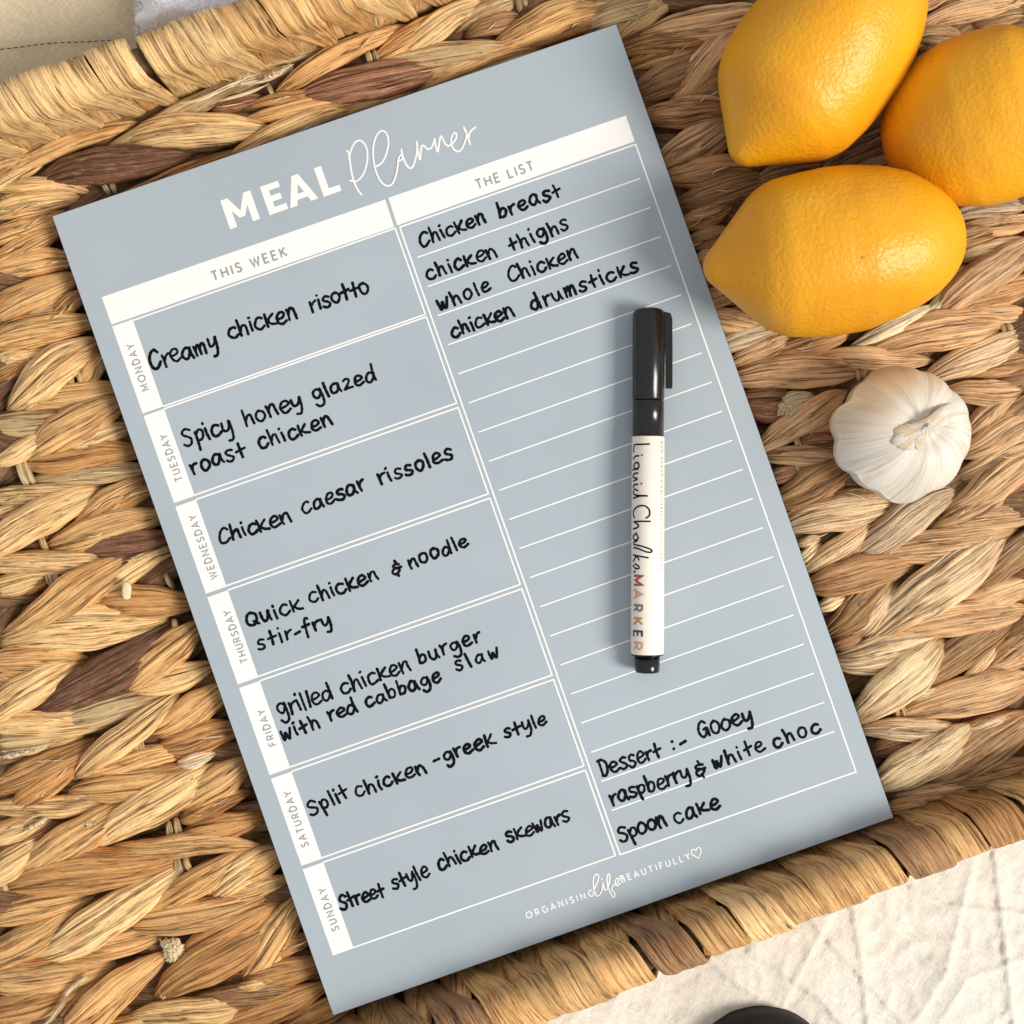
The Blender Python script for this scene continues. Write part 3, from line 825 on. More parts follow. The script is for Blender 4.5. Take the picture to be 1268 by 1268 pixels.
for k in range(20):
    ln(385, 47 + 38.2 * k, 678, 46 + 38.2 * k, 1.7)
lines.build('printed_line', white_m, pad, smooth=False)
bpy.data.objects['printed_line']['kind'] = 'stuff'

# ---- monoline capitals (cap height 1)
def arc(cx, cy, rx, ry, a0, a1, n=14):
    return [(cx + rx * math.cos(math.radians(a)), cy + ry * math.sin(math.radians(a))) for a in np.linspace(a0, a1, n)]
CAPS = {
 'A': ([[(0, 0), (.38, 1), (.76, 0)], [(.15, .33), (.61, .33)]], .76),
 'B': ([[(.05, 0), (.05, 1), (.3, 1)] + arc(.3, .76, .22, .24, 90, -90) + [(.05, .52)], [(.05, .52), (.3, .52)] + arc(.32, .26, .26, .26, 90, -90) + [(.05, 0)]], .60),
 'C': ([arc(.5, .5, .46, .5, 50, 310)], .85),
 'D': ([[(.05, 0), (.05, 1), (.3, 1)] + arc(.3, .5, .42, .5, 90, -90) + [(.05, 0)]], .74),
 'E': ([[(.55, 1), (.05, 1), (.05, 0), (.57, 0)], [(.05, .52), (.5, .52)]], .56),
 'F': ([[(.55, 1), (.05, 1), (.05, 0)], [(.05, .50), (.48, .50)]], .54),
 'G': ([arc(.5, .5, .46, .5, 50, 330) + [(.92, .46), (.55, .46)]], .92),
 'H': ([[(.05, 0), (.05, 1)], [(.70, 0), (.70, 1)], [(.05, .5), (.70, .5)]], .75),
 'I': ([[(.05, 0), (.05, 1)]], .10),
 'K': ([[(.05, 0), (.05, 1)], [(.62, 1), (.05, .42)], [(.24, .58), (.66, 0)]], .66),
 'L': ([[(.05, 1), (.05, 0), (.52, 0)]], .52),
 'M': ([[(.04, 0), (.04, 1), (.44, .22), (.84, 1), (.84, 0)]], .88),
 'N': ([[(.05, 0), (.05, 1), (.72, 0), (.72, 1)]], .77),
 'O': ([arc(.48, .5, .46, .5, 90, 450, 22)], .96),
 'R': ([[(.05, 0), (.05, 1), (.3, 1)] + arc(.32, .73, .25, .27, 90, -90) + [(.05, .46)], [(.3, .46), (.60, 0)]], .62),
 'S': ([[(.52, .86), (.42, .97), (.26, 1), (.1, .92), (.06, .76), (.12, .62), (.3, .52), (.5, .42), (.56, .24), (.48, .07), (.3, 0), (.12, .03), (.02, .15)]], .58),
 'T': ([[(0, 1), (.64, 1)], [(.32, 1), (.32, 0)]], .64),
 'U': ([[(.05, 1), (.05, .34)] + arc(.36, .32, .31, .32, 180, 360) + [(.67, .34), (.67, 1)]], .72),
 'W': ([[(0, 1), (.26, 0), (.5, .9), (.74, 0), (1.0, 1)]], 1.0),
 'Y': ([[(0, 1), (.33, .48), (.66, 1)], [(.33, .48), (.33, 0)]], .66),
 ' ': ([], .30), '.': ([[(.05, 0), (.05, .12)]], .10),
}
def miter_ribbon(acc, pts, w, place):
    pts = np.asarray(pts, float)
    if place is not on_paper:
        q = [pts[0]]
        for p0, p1 in zip(pts[:-1], pts[1:]):
            m_ = max(1, int(np.linalg.norm(p1 - p0) / 1.2))
            q += [p0 + (p1 - p0) * t / m_ for t in range(1, m_ + 1)]
        pts = np.array(q)
    n = len(pts)
    if n < 2: return
    seg = np.diff(pts, axis=0); seg /= np.maximum(np.linalg.norm(seg, axis=1)[:, None], 1e-9)
    sn = np.stack([-seg[:, 1], seg[:, 0]], 1)
    zk[0] = (zk[0] + 1) % 7
    V = []
    for i in range(n):
        if i == 0: m = sn[0]
        elif i == n - 1: m = sn[-1]
        else:
            m = sn[i - 1] + sn[i]; l2 = np.linalg.norm(m)
            if l2 < .2: m = sn[i]
            else:
                m = m / l2; m = m / max(.42, m @ sn[i])
        V.append(place(*(pts[i] + m * w / 2), zk[0] * 6e-6)); V.append(place(*(pts[i] - m * w / 2), zk[0] * 6e-6))
    acc.add(V, [(2 * i, 2 * i + 1, 2 * i + 3, 2 * i + 2) for i in range(n - 1)])
def caps_text(acc, text, x0, y0, x1, y1, h, w, place=on_paper, track=None, font=CAPS, flip=1):
    nat = sum(font[c][1] for c in text)
    L_ = math.hypot(x1 - x0, y1 - y0); dx, dy = (x1 - x0) / L_, (y1 - y0) / L_
    ux, uy = dy * flip, -dx * flip              # letter-up direction in pixel space
    # spacing chosen so that the run fills the measured length
    gap = (L_ / h - nat) / max(1, len(text) - 1)
    s = 1.0
    if gap < .12: s = (L_ / h - .12 * (len(text) - 1)) / nat; gap = .12
    a = 0.0
    for c in text:
        st, adv = font[c]
        for pl in st:
            pts = [(x0 + dx * (a + px * s) * h + ux * py * h, y0 + dy * (a + px * s) * h + uy * py * h) for px, py in pl]
            miter_ribbon(acc, pts, w, place)
        a += adv * s + gap
title = Acc()
M_ = [((277,250.5),(289,282)),]
caps_text(title, 'M', 290.5, 282.0, 306.0, 276.6, 31.5, 9.0)
title = Acc()
# bold title letters drawn as outlines measured on the sheet
def letter(poly, holes=()):
    pass
def bold(c, bx0, by0, bx1, by1, h, w):
    caps_text(title, c, bx0, by0, bx1, by1, h, w)
def bold_poly(polys):
    for pl in polys:
        V = [on_paper(x, y, zk[0] * 6e-6) for x, y in pl]; zk[0] = (zk[0] + 1) % 7
        title.add(V, [tuple(range(len(V)))[::-1]])
def LQ(ox, oy, h, ang=19.4):
    ca, sa = math.cos(math.radians(ang)), math.sin(math.radians(ang))
    return lambda x, y: (ox + (x * ca - y * sa) * h, oy - (x * sa + y * ca) * h)
f = LQ(285, 284, 37.5)
bold_poly([[f(0, 0), f(.25, 0), f(.25, 1), f(0, 1)], [f(.80, 0), f(1.05, 0), f(1.05, 1), f(.80, 1)],
           [f(.0, 1), f(.25, 1), f(.64, .26), f(.42, .26)], [f(1.05, 1), f(.80, 1), f(.42, .26), f(.62, .26)]])
f = LQ(334, 266.5, 37)
bold_poly([[f(0, 0), f(.25, 0), f(.25, 1), f(0, 1)], [f(.25, 0), f(.66, 0), f(.66, .21), f(.25, .21)],
           [f(.25, .40), f(.58, .40), f(.58, .60), f(.25, .60)], [f(.25, .79), f(.64, .79), f(.64, 1), f(.25, 1)]])
f = LQ(359.5, 257.8, 37)
bold_poly([[f(0, 0), f(.26, 0), f(.62, 1), f(.38, 1)], [f(.74, 0), f(1.0, 0), f(.62, 1), f(.40, .98)], [f(.22, .18), f(.80, .18), f(.76, .37), f(.26, .37)]])
f = LQ(401, 243.8, 37.5)
bold_poly([[f(0, 0), f(.25, 0), f(.25, 1), f(0, 1)], [f(.25, 0), f(.62, 0), f(.62, .21), f(.25, .21)]])
title.build('title_lettering', white_m, pad, smooth=False)
bpy.data.objects['title_lettering']['label'] = 'bold white capitals MEAL'

def traced(pts, ox, oy, k): return [(ox + x / k, oy + y / k) for x, y in pts]
scr = Acc()
kk = 7.044
PL = [[(-4, 262), (10, 270), (22, 340), (38, 450), (62, 535), (92, 600), (125, 642)],
      [(14, 320), (30, 265), (58, 200), (100, 168), (145, 192), (173, 255), (174, 345), (150, 440), (112, 500), (70, 527), (26, 518)],
      [(255, 395), (308, 355), (345, 270), (360, 180), (342, 108), (300, 84), (258, 122), (230, 205), (226, 300), (240, 400), (270, 490), (310, 545), (355, 565), (395, 542), (425, 470), (440, 390), (447, 330), (462, 300), (482, 298), (478, 328), (458, 346), (445, 325)],
      [(472, 248), (482, 300), (505, 360), (530, 400), (553, 410), (577, 388), (600, 310), (611, 235), (605, 178)], [(605, 178), (616, 260), (636, 340), (640, 275), (652, 214), (675, 222), (706, 246), (738, 225), (756, 175), (760, 155)],
      [(760, 155), (772, 215), (790, 270), (800, 205), (816, 130), (835, 160), (858, 203), (885, 215), (915, 195), (948, 155), (950, 108), (925, 110), (906, 165), (920, 232), (960, 265), (1000, 240), (1030, 170), (1042, 115)],
      [(1018, 55), (1046, 120), (1072, 202)], [(1058, 140), (1075, 90), (1116, 54)]]
for i, s_ in enumerate(PL):
    ribbon2d(scr, resample(smooth_pts(traced(s_, 430, 150, kk), 8), 1.2), 2.3, on_paper, True, seed=i)
scr.build('script_lettering', white_m, pad, smooth=False)
foot = Acc()
LF = [[(526, 318), (545, 275), (548, 245), (534, 238), (520, 262), (522, 320), (540, 360), (562, 342), (572, 300)], [(574, 285), (582, 325), (596, 322)], [(566, 262), (569, 266)],
      [(598, 318), (612, 275), (608, 236), (597, 250), (602, 310), (630, 366), (640, 348), (622, 322), (630, 300)], [(630, 300), (650, 292), (664, 268), (650, 262), (642, 285), (655, 302), (672, 288)]]
for i, s_ in enumerate(LF):
    ribbon2d(foot, resample(smooth_pts(traced(s_, 620, 1030, 4.529), 8), 0.8), 1.7, on_paper, True, seed=i)
caps_text(foot, 'ORGANISING', 653, 1137.5, 736.5, 1108.5, 7.6, 1.5)
caps_text(foot, 'BEAUTIFULLY', 770, 1092.5, 855, 1063.5, 7.6, 1.5)
ht = [(0, -6.5), (-3, -2.5), (-6, 1.0), (-6.4, 4.5), (-4, 6.8), (-1.5, 6.2), (0, 3.6), (1.8, 6.2), (4.6, 6.8), (6.5, 4.2), (5.4, .4), (2.6, -3.2), (0, -6.5)]
ca, sa = math.cos(math.radians(19)), math.sin(math.radians(19))
ribbon2d(foot, resample([(863 + x * ca - y * sa, 1057 - (x * sa + y * ca)) for x, y in ht], .8), 1.4, on_paper, True)
foot.build('footer_lettering', white_m, pad, smooth=False)
def heading(t, x0, y0, x1, y1, h, w):
    hd = Acc(); caps_text(hd, t, x0, y0, x1, y1, h, w); hd.build('heading_lettering', grey_m, pad, smooth=False)
heading('THIS WEEK', 264.5, 347.5, 355.5, 316.5, 11.0, 2.3)
heading('THE LIST', 591.5, 234.0, 661.5, 210.0, 11.0, 2.3)
for t, a_, b_ in [('MONDAY', (184.5, 482), (165.0, 425)), ('TUESDAY', (226, 594), (206, 537)), ('WEDNESDAY', (269.5, 715), (242.0, 637)), ('THURSDAY', (307, 819), (284.8, 755)),
                ('FRIDAY', (342, 922), (327, 878)), ('SATURDAY', (382.5, 1047), (359.5, 979)), ('SUNDAY', (420, 1151), (402.5, 1099))]:
    heading(t, *a_, *b_, 8.6, 1.7)

# ---- handwriting: one letterform per stroke list, x-height 1
HW = {
 'a': ([[(.72, .82), (.5, 1.0), (.22, .85), (.06, .45), (.18, .08), (.45, .05), (.68, .4), (.74, .88)], [(.74, .88), (.76, .35), (.92, .0)]], .98),
 'b': ([[(.08, 1.55), (.12, .8), (.14, .02)], [(.14, .5), (.42, .86), (.72, .62), (.66, .12), (.36, -.04), (.14, .08)]], .84),
 'c': ([[(.72, .84), (.48, 1.0), (.2, .82), (.07, .42), (.24, .04), (.55, .0), (.84, .22)]], .86),
 'd': ([[(.68, .72), (.42, .92), (.14, .66), (.08, .24), (.34, .0), (.62, .26), (.74, .7)], [(.70, 1.55), (.74, .8), (.84, .02)]], .95),
 'e': ([[(.12, .46), (.5, .52), (.76, .7), (.62, .96), (.34, .94), (.1, .58), (.16, .16), (.46, .0), (.86, .2)]], .88),
 'f': ([[(.66, 1.4), (.42, 1.5), (.28, 1.1), (.26, .4), (.28, -.45)], [(.02, .68), (.62, .76)]], .68),
 'g': ([[(.70, .82), (.42, 1.0), (.1, .76), (.12, .34), (.42, .2), (.68, .5), (.74, .9)], [(.74, .9), (.84, .2), (.74, -.42), (.4, -.6), (.14, -.34)]], .92),
 'h': ([[(.06, 1.5), (.12, .8), (.16, .0)], [(.16, .4), (.36, .84), (.6, .86), (.68, .5), (.76, .0)]], .88),
 'i': ([[(.12, .92), (.16, .45), (.24, .0)], [(.08, 1.36), (.11, 1.40)]], .40),
 'k': ([[(.08, 1.16), (.12, .6), (.16, .0)], [(.72, 1.04), (.44, .72), (.2, .48)], [(.24, .5), (.5, .2), (.92, .06)]], .90),
 'l': ([[(.08, 1.42), (.14, .7), (.22, .0)]], .36),
 'm': ([[(.06, .95), (.1, .5), (.14, .0)], [(.12, .5), (.28, .9), (.46, .86), (.5, .05)], [(.5, .5), (.66, .92), (.86, .86), (.96, .0)]], 1.12),
 'n': ([[(.06, .95), (.1, .5), (.16, .0)], [(.14, .45), (.36, .92), (.6, .90), (.7, .5), (.80, .0)]], .92),
 'o': ([[(.46, .98), (.18, .84), (.06, .44), (.2, .06), (.5, .0), (.76, .32), (.74, .76), (.46, .98), (.32, .94)]], .88),
 'p': ([[(.06, .92), (.12, .3), (.20, -.55)], [(.12, .6), (.34, .98), (.66, .82), (.66, .36), (.38, .14), (.16, .28)]], .80),
 'r': ([[(.06, .95), (.12, .5), (.16, .0)], [(.14, .46), (.30, .84), (.6, .95)]], .62),
 's': ([[(.68, .90), (.4, 1.02), (.16, .86), (.22, .62), (.5, .46), (.66, .26), (.5, .02), (.22, .0), (.04, .16)]], .78),
 't': ([[(.30, 1.40), (.34, .7), (.42, .0)], [(.02, .66), (.72, .80)]], .76),
 'u': ([[(.06, .95), (.1, .3), (.32, .0), (.6, .2), (.7, .9)], [(.7, .9), (.74, .4), (.88, .0)]], .94),
 'w': ([[(.04, .92), (.18, .08), (.3, .05), (.44, .7), (.58, .06), (.72, .05), (.92, 1.0)]], 1.02),
 'y': ([[(.06, .95), (.12, .42), (.34, .26), (.58, .5), (.70, .95)], [(.70, .95), (.76, .1), (.62, -.5), (.3, -.5)]], .88),
 'z': ([[(.1, .86), (.4, 1.0), (.62, .84), (.42, .42), (.12, .06), (.44, .10), (.80, .06)]], .84),
 'C': ([[(.86, 1.22), (.6, 1.45), (.24, 1.2), (.06, .6), (.22, .06), (.56, .0), (.92, .36)]], .98),
 'D': ([[(.12, 1.4), (.14, .7), (.16, .02)], [(.02, 1.40), (.4, 1.42), (.76, 1.0), (.74, .4), (.44, .04), (.14, .02)]], .92),
 'G': ([[(.86, 1.18), (.6, 1.4), (.24, 1.2), (.08, .6), (.24, .06), (.56, .06), (.82, .5)], [(.56, .66), (.84, .70), (.86, .0)]], 1.02),
 'Q': ([[(.5, 1.2), (.16, 1.02), (.06, .5), (.26, .06), (.62, .06), (.88, .5), (.82, 1.0), (.5, 1.2)], [(.6, .36), (.96, -.02)]], 1.06),
 'S': ([[(.82, 1.18), (.5, 1.38), (.16, 1.2), (.18, .9), (.5, .7), (.76, .44), (.62, .06), (.28, .0), (.04, .2)]], .92),
 'W': ([[(.04, 1.1), (.2, .06), (.32, .05), (.5, .8), (.62, .06), (.74, .05), (1.0, 1.2)]], 1.1),
 '&': ([[(.84, .95), (.5, 1.10), (.2, .95), (.26, .72), (.56, .62), (.2, .56), (.06, .3), (.24, .02), (.6, .04), (.84, .34)], [(.48, 1.5), (.58, 1.1)], [(.56, -.3), (.50, .05)], [(.60, .62), (.96, .60)]], 1.0),
 '-': ([[(.06, .42), (.56, .52)]], .62),
 ':': ([[(.1, .82), (.12, .85)], [(.12, .12), (.14, .15)]], .3),
}
WORDS = [
 ('Creamy',188,459,272,431,15.5),('chicken',284,420,370,394,14.5),('risotto',385,386,459,362,13.5),
 ('Spicy',229,555,290,534,15.5),('honey',303,527,376,503,14.5),('glazed',389,497,467,469,13.5),('roast',239,588,305,563,13.5),('chicken',322,557,413,525,13),
 ('Chicken',272,674,362,645,13.5),('caesar',375,636,454,606,13),('rissoles',471,601,562,567,13),
 ('Quick',307,777,375,754,13.5),('chicken',384,748,470,717,13),('&',486,712,498,708,11),('noodle',507,704,581,676,12.5),('stir-fry',320,805,412,774,13),
 ('grilled',346,888,414,866,15.5),('chicken',424,861,510,829,13.5),('burger',519,823,597,794,12.5),('with',350,917,397,899,12.5),('red',409,894,444,881,13),('cabbage',454,876,547,842,12),('slaw',566,832,619,812,11.5),
 ('Split',385,1010,434,987,13),('chicken',442,988,529,956,12.5),('-',538,947,549,943,12),('greek',551,944,614,921,12.5),('style',625,914,678,896,12),
 ('Street',422,1127,478,1109,13.5),('style',487,1102,533,1085,13.5),('chicken',544,1078,618,1050,12.5),('skewars',629,1044,707,1015,13),
 ('Chicken',521,306,603,274,12.5),('breast',618,270,696,242,12.5),('chicken',529,347,617,317,12.5),('thighs',632,311,706,283,12.5),
 ('Whole',544,384,609,359,12),('Chicken',632,350,717,319,12.5),('chicken',560,418,638,390,13),('drumsticks',659,384,792,336,12.5),
 ('Dessert',745,962,820,936,14),(':-',833,930,852,923,13),('Gooey',867,915,933,892,14.5),('raspberry',758,997,856,964,13.5),('&',863,962,876,957,12.5),('white',884,952,948,928,12.5),('choc',959,927,1017,905,12.5),
 ('Spoon',769,1044,827,1021,14),('cake',836,1020,892,999,13),
]
for wi, (t, x0, y0, x1, y1, xh) in enumerate(WORDS):
    acc_w = Acc()
    nat = sum(HW[c][1] for c in t)
    L_ = math.hypot(x1 - x0, y1 - y0); dx, dy = (x1 - x0) / L_, (y1 - y0) / L_
    ux, uy = dy, -dx
    if t in ('&',): s, gap = L_ / xh / nat, 0
    else:
        gap = .07; s = (L_ / xh - gap * (len(t) - 1)) / nat
        if s > 1.12: s = 1.12; gap = (L_ / xh - s * nat) / max(1, len(t) - 1)
    a = 0
    for ci, c in enumerate(t):
        st, adv = HW[c]
        r = random.Random(wi * 50 + ci)
        bj = r.uniform(-.09, .09); sj = .96 + r.uniform(-.10, .08); sl = r.uniform(-.05, .08) + 0.03
        for pl in st:
            pts = []
            for (px, py) in pl:
                px = px + sl * py + r.uniform(-.04, .04); py = py * sj + bj + r.uniform(-.04, .04)
                pts.append((x0 + (dx * (a + px * s) + ux * py) * xh, y0 + (dy * (a + px * s) + uy * py) * xh))
            ribbon2d(acc_w, resample(smooth_pts(pts, 8), 1.1), 3.5 * r.uniform(.86, 1.14), on_paper, True, wvar=.14, seed=wi * 7 + ci)
        a += adv * s + gap
    acc_w.build('handwriting', ink_m, pad, smooth=False)

# ------------------------------------------------------------------ chalk marker
mk = empty('chalk_marker', P(804, 610, 0.001))
tag(mk, 'capped black and white liquid chalk marker lying upright on the planner list column', 'marker')
AX0 = P(803.5, 382, 0.0060); AX1 = P(801.5, 833, 0.0060)
adir = (AX1 - AX0).normalized(); alat = Vector((0, 0, 1)).cross(adir).normalized()
if alat.x < 0: alat = -alat
MZ = 0.0060 + zpap(800, 600)
kz = (CAM_H - 0.006) / CAM_H
def mk_pt(ypx, r, ang):
    """ypx: photo row; r metres; ang from straight up, positive to the right"""
    t = (ypx - 382) / (833 - 382)
    c = AX0.lerp(AX1, t)
    return Vector((c.x, c.y, MZ)) + alat * (r * math.sin(ang)) + Vector((0, 0, 1)) * (r * math.cos(ang))
def lathe(name, rows, mat, parent, nv=48, uv=False):
    V = []; 
    for y, r in rows:
        for j in range(nv): V.append(mk_pt(y, r * PX * kz, 2 * math.pi * j / nv))
    F = grid_faces(len(rows), nv, True)
    o = mesh_obj(name, V, F, mat, parent)
    return o
blk = simple('glossy_black_plastic', (0.008, 0.0075, 0.007), 0.20, 0.45)
lab_m, nt, b = new_mat('cream_label_film')
b.inputs['Base Color'].default_value = (0.78, 0.72, 0.63, 1); b.inputs['Roughness'].default_value = 0.22
cap = lathe('cap', [(382, 0.01), (382, 10), (382.4, 14), (384, 17.4), (387, 19.4), (392, 20), (440, 20), (494, 19.6), (495.2, 18.8), (495.2, 0.01)], blk, mk)
# clip on the right flank of the cap
def clip():
    V = []; F = []
    rows = [(386, 19, 20), (388, 18, 27), (395, 18, 29), (440, 20.6, 29.5), (478, 21, 29.5), (481, 21.5, 29), (481, 21.5, 29)]
    for y, r0, r1 in rows:
        for (rr2, w) in ((r0, -3.4), (r1 - .8, -3.4), (r1, -2.4), (r1, 2.4), (r1 - .8, 3.4), (r0, 3.4)):
            base = mk_pt(y, 0, 0)
            V.append(base + alat * (rr2 * PX * kz) + Vector((0, 0, 1)) * (w * PX))
    F = grid_faces(len(rows), 6, True)
    F.append(tuple(range(6))); F.append(tuple(range(36, 42))[::-1])
    mesh_obj('clip', V, F, blk, cap, smooth=False)
clip()
lathe('collar', [(495.8, 0.01), (495.8, 18.6), (497.4, 19.3), (540, 19.3), (540.4, 0.01)], blk, mk)
body = lathe('barrel', [(540.6, 0.01), (540.6, 19.8), (541.4, 20.4), (700, 20.5), (808, 20.6), (809.6, 20.2), (809.8, 0.01)], lab_m, mk)
lathe('end_ring', [(810, 0.01), (810, 20.0), (811.4, 19.6), (811.8, 0.01)], blk, mk)
lathe('end_plug', [(811.6, 0.01), (811.6, 15.6), (830, 15.3), (832.4, 14.2), (833, 12), (833, 0.01)], blk, mk)
RB = 20.6
def on_barrel(x, y, dz=0.0):
    """x: pixels around the barrel measured from its top line, y: photo row"""
    return mk_pt(y, (RB + .22) * PX * kz + dz, x / RB)
txt = Acc()
# script: rows run down the barrel, letters stand towards +x ; base line wraps on the left flank
def bscript(strokes, w=1.5):
    for i, s_ in enumerate(strokes):
        ribbon2d(txt, resample(smooth_pts(s_, 8), .7), w + .4, on_barrel, True, seed=i)
def fl(x):   # photo x -> arc length on the barrel
    q = max(-.97, min(.97, (x - 801.0) / RB)); return math.asin(q) * RB
def T(l): return [(fl(x), y) for x, y in l]
bscript([T([(800.5, 550.8), (791, 551), (783.5, 551.2), (782.5, 555), (782.6, 560)]),      # L
         T([(788, 565), (784, 565.5), (782.2, 569)]), T([(791.5, 564), (791.8, 564.6)]),        # i
         T([(787, 574), (788.5, 578), (785, 581), (782.5, 577), (785, 573), (788, 574)]), T([(787.5, 581), (781.6, 582)]),   # q
         T([(787, 586), (783, 587), (782, 591), (786.5, 593), (782.5, 596)]),     # u
         T([(787, 600), (783, 600.5), (782.2, 604)]), T([(791, 599), (791.3, 599.6)]),   # i
         T([(787, 608), (783.5, 606), (782.2, 611), (786, 613.5), (799, 614.3), (790, 614.5), (782.5, 617)])])   # d
bscript([T([(797, 641.5), (801, 638), (800.5, 631), (795, 626.5), (788, 627), (783.5, 631), (782.3, 636), (783.5, 641)]),   # C
         T([(802, 645.5), (790, 645.5), (783, 646)]), T([(784, 647), (788, 650), (787, 653), (782.5, 655)]),    # h
         T([(786, 662), (788, 666), (784, 669), (782.4, 664), (786, 660)]), T([(787, 669), (782.5, 672)]),    # a
         T([(783, 674), (792, 676), (803, 680), (803.5, 683), (798, 683), (788, 679), (783, 678)]),    # l
         T([(799.5, 690), (790, 688.5), (782.5, 687)]), T([(789, 693), (786, 688.5), (782.5, 695)]),    # k
         T([(784, 698), (788, 700), (789, 703), (785, 703.5), (782.4, 700)])], 1.5)
bscript([T([(784.5, 707), (783, 708.5)])], 1.5)
txt.build('script_lettering', ink_m, body, smooth=False)
mc = {'red_brown_print': (0.34, 0.06, 0.035), 'peach_print': (0.62, 0.33, 0.20), 'grey_brown_print': (0.18, 0.15, 0.12), 'ochre_print': (0.52, 0.25, 0.05), 'dark_print': (0.04, 0.04, 0.035), 'salmon_print': (0.62, 0.32, 0.19)}
for ch, (y0, y1), mname in zip('MARKER', [(712, 724), (730, 742), (748, 758), (764, 774), (780, 789), (794, 803)], list(mc)):
    a3 = Acc()
    x_b = fl(783.3)
    caps_text(a3, ch, x_b, y0, x_b, y1, 11.0 * 1.15, 2.7, place=on_barrel, flip=1)
    a3.build('letter', simple(mname, mc[mname], .4), body, smooth=False)
web = Acc()
caps_text(web, 'WWW.ORGANISINGLIFEBEAUTIFULLY.COM.AU', fl(815.3), 547, fl(815.3), 705, 2.9, .62, place=on_barrel)
web.build('web_address_lettering', simple('pale_grey_print', (.33, .32, .30), .4), body, smooth=False)

# ------------------------------------------------------------------ lemons
def lemon_mat():
    m, nt, b = new_mat('lemon_peel')
    tc = N(nt, 'ShaderNodeTexCoord')
    vor = N(nt, 'ShaderNodeTexVoronoi', Scale=800.0); vor.feature = 'SMOOTH_F1'
    L(nt, tc.outputs['Object'], vor.inputs['Vector'])
    n1 = N(nt, 'ShaderNodeTexNoise', Scale=560.0, Detail=3.0, Roughness=0.55); L(nt, tc.outputs['Object'], n1.inputs['Vector'])
    n2 = N(nt, 'ShaderNodeTexNoise', Scale=24.0, Detail=3.0); L(nt, tc.outputs['Object'], n2.inputs['Vector'])
    n3 = N(nt, 'ShaderNodeTexNoise', Scale=330.0, Detail=1.0); L(nt, tc.outputs['Object'], n3.inputs['Vector'])
    r = ramp(nt, n2.outputs[0], [(0.30, (0.66, 0.265, 0.005)), (0.52, (0.73, 0.325, 0.006)), (0.72, (0.77, 0.370, 0.009))])
    sp = ramp(nt, n3.outputs[0], [(0.765, (0, 0, 0)), (0.80, (1, 1, 1))])
    L(nt, mixc(nt, math_n(nt, 'MULTIPLY', sp.outputs[0], .65), r.outputs[0], (0.36, 0.13, 0.02)), b.inputs['Base Color'])
    b.inputs['Roughness'].default_value = 0.40
    b.inputs['Specular IOR Level'].default_value = 0.42
    b.inputs['Subsurface Weight'].default_value = 0.10
    b.inputs['Subsurface Radius'].default_value = (0.004, 0.0016, 0.0004)
    b.inputs['Subsurface Scale'].default_value = 1.0
    h = math_n(nt, 'ADD', math_n(nt, 'MULTIPLY', vor.outputs['Distance'], -0.5), math_n(nt, 'MULTIPLY', n1.outputs[0], 0.9))
    bp = N(nt, 'ShaderNodeBump', Strength=0.72, Distance=0.00048); L(nt, h, bp.inputs['Height']); L(nt, bp.outputs[0], b.inputs['Normal'])
    return m
LEM = lemon_mat()
scar_m = simple('dry_stem_scar', (0.20, 0.13, 0.05), 0.9, .2)
_k = [(-1, 0), (-.995, .12), (-.975, .27), (-.93, .40), (-.86, .535), (-.74, .69), (-.6, .81), (-.43, .905), (-.2, .985), (0, 1.0), (.2, .985), (.415, .93), (.56, .82), (.65, .69),
      (.745, .53), (.83, .385), (.88, .30), (.93, .22), (.97, .15), (.99, .09), (1, 0)]
TT = np.cos(np.linspace(math.pi, 0, 500))
RRn = np.interp(TT, [p[0] for p in _k], [p[1] for p in _k])
RRb = np.maximum(RRn, np.sqrt(np.clip(1 - np.abs(TT) ** 2.2, 0, 1)) * .97)
for _ in range(40):
    for A_ in (RRn, RRb):
        A_[1:-1] = (A_[:-2] + 2 * A_[1:-1] + A_[2:]) / 4
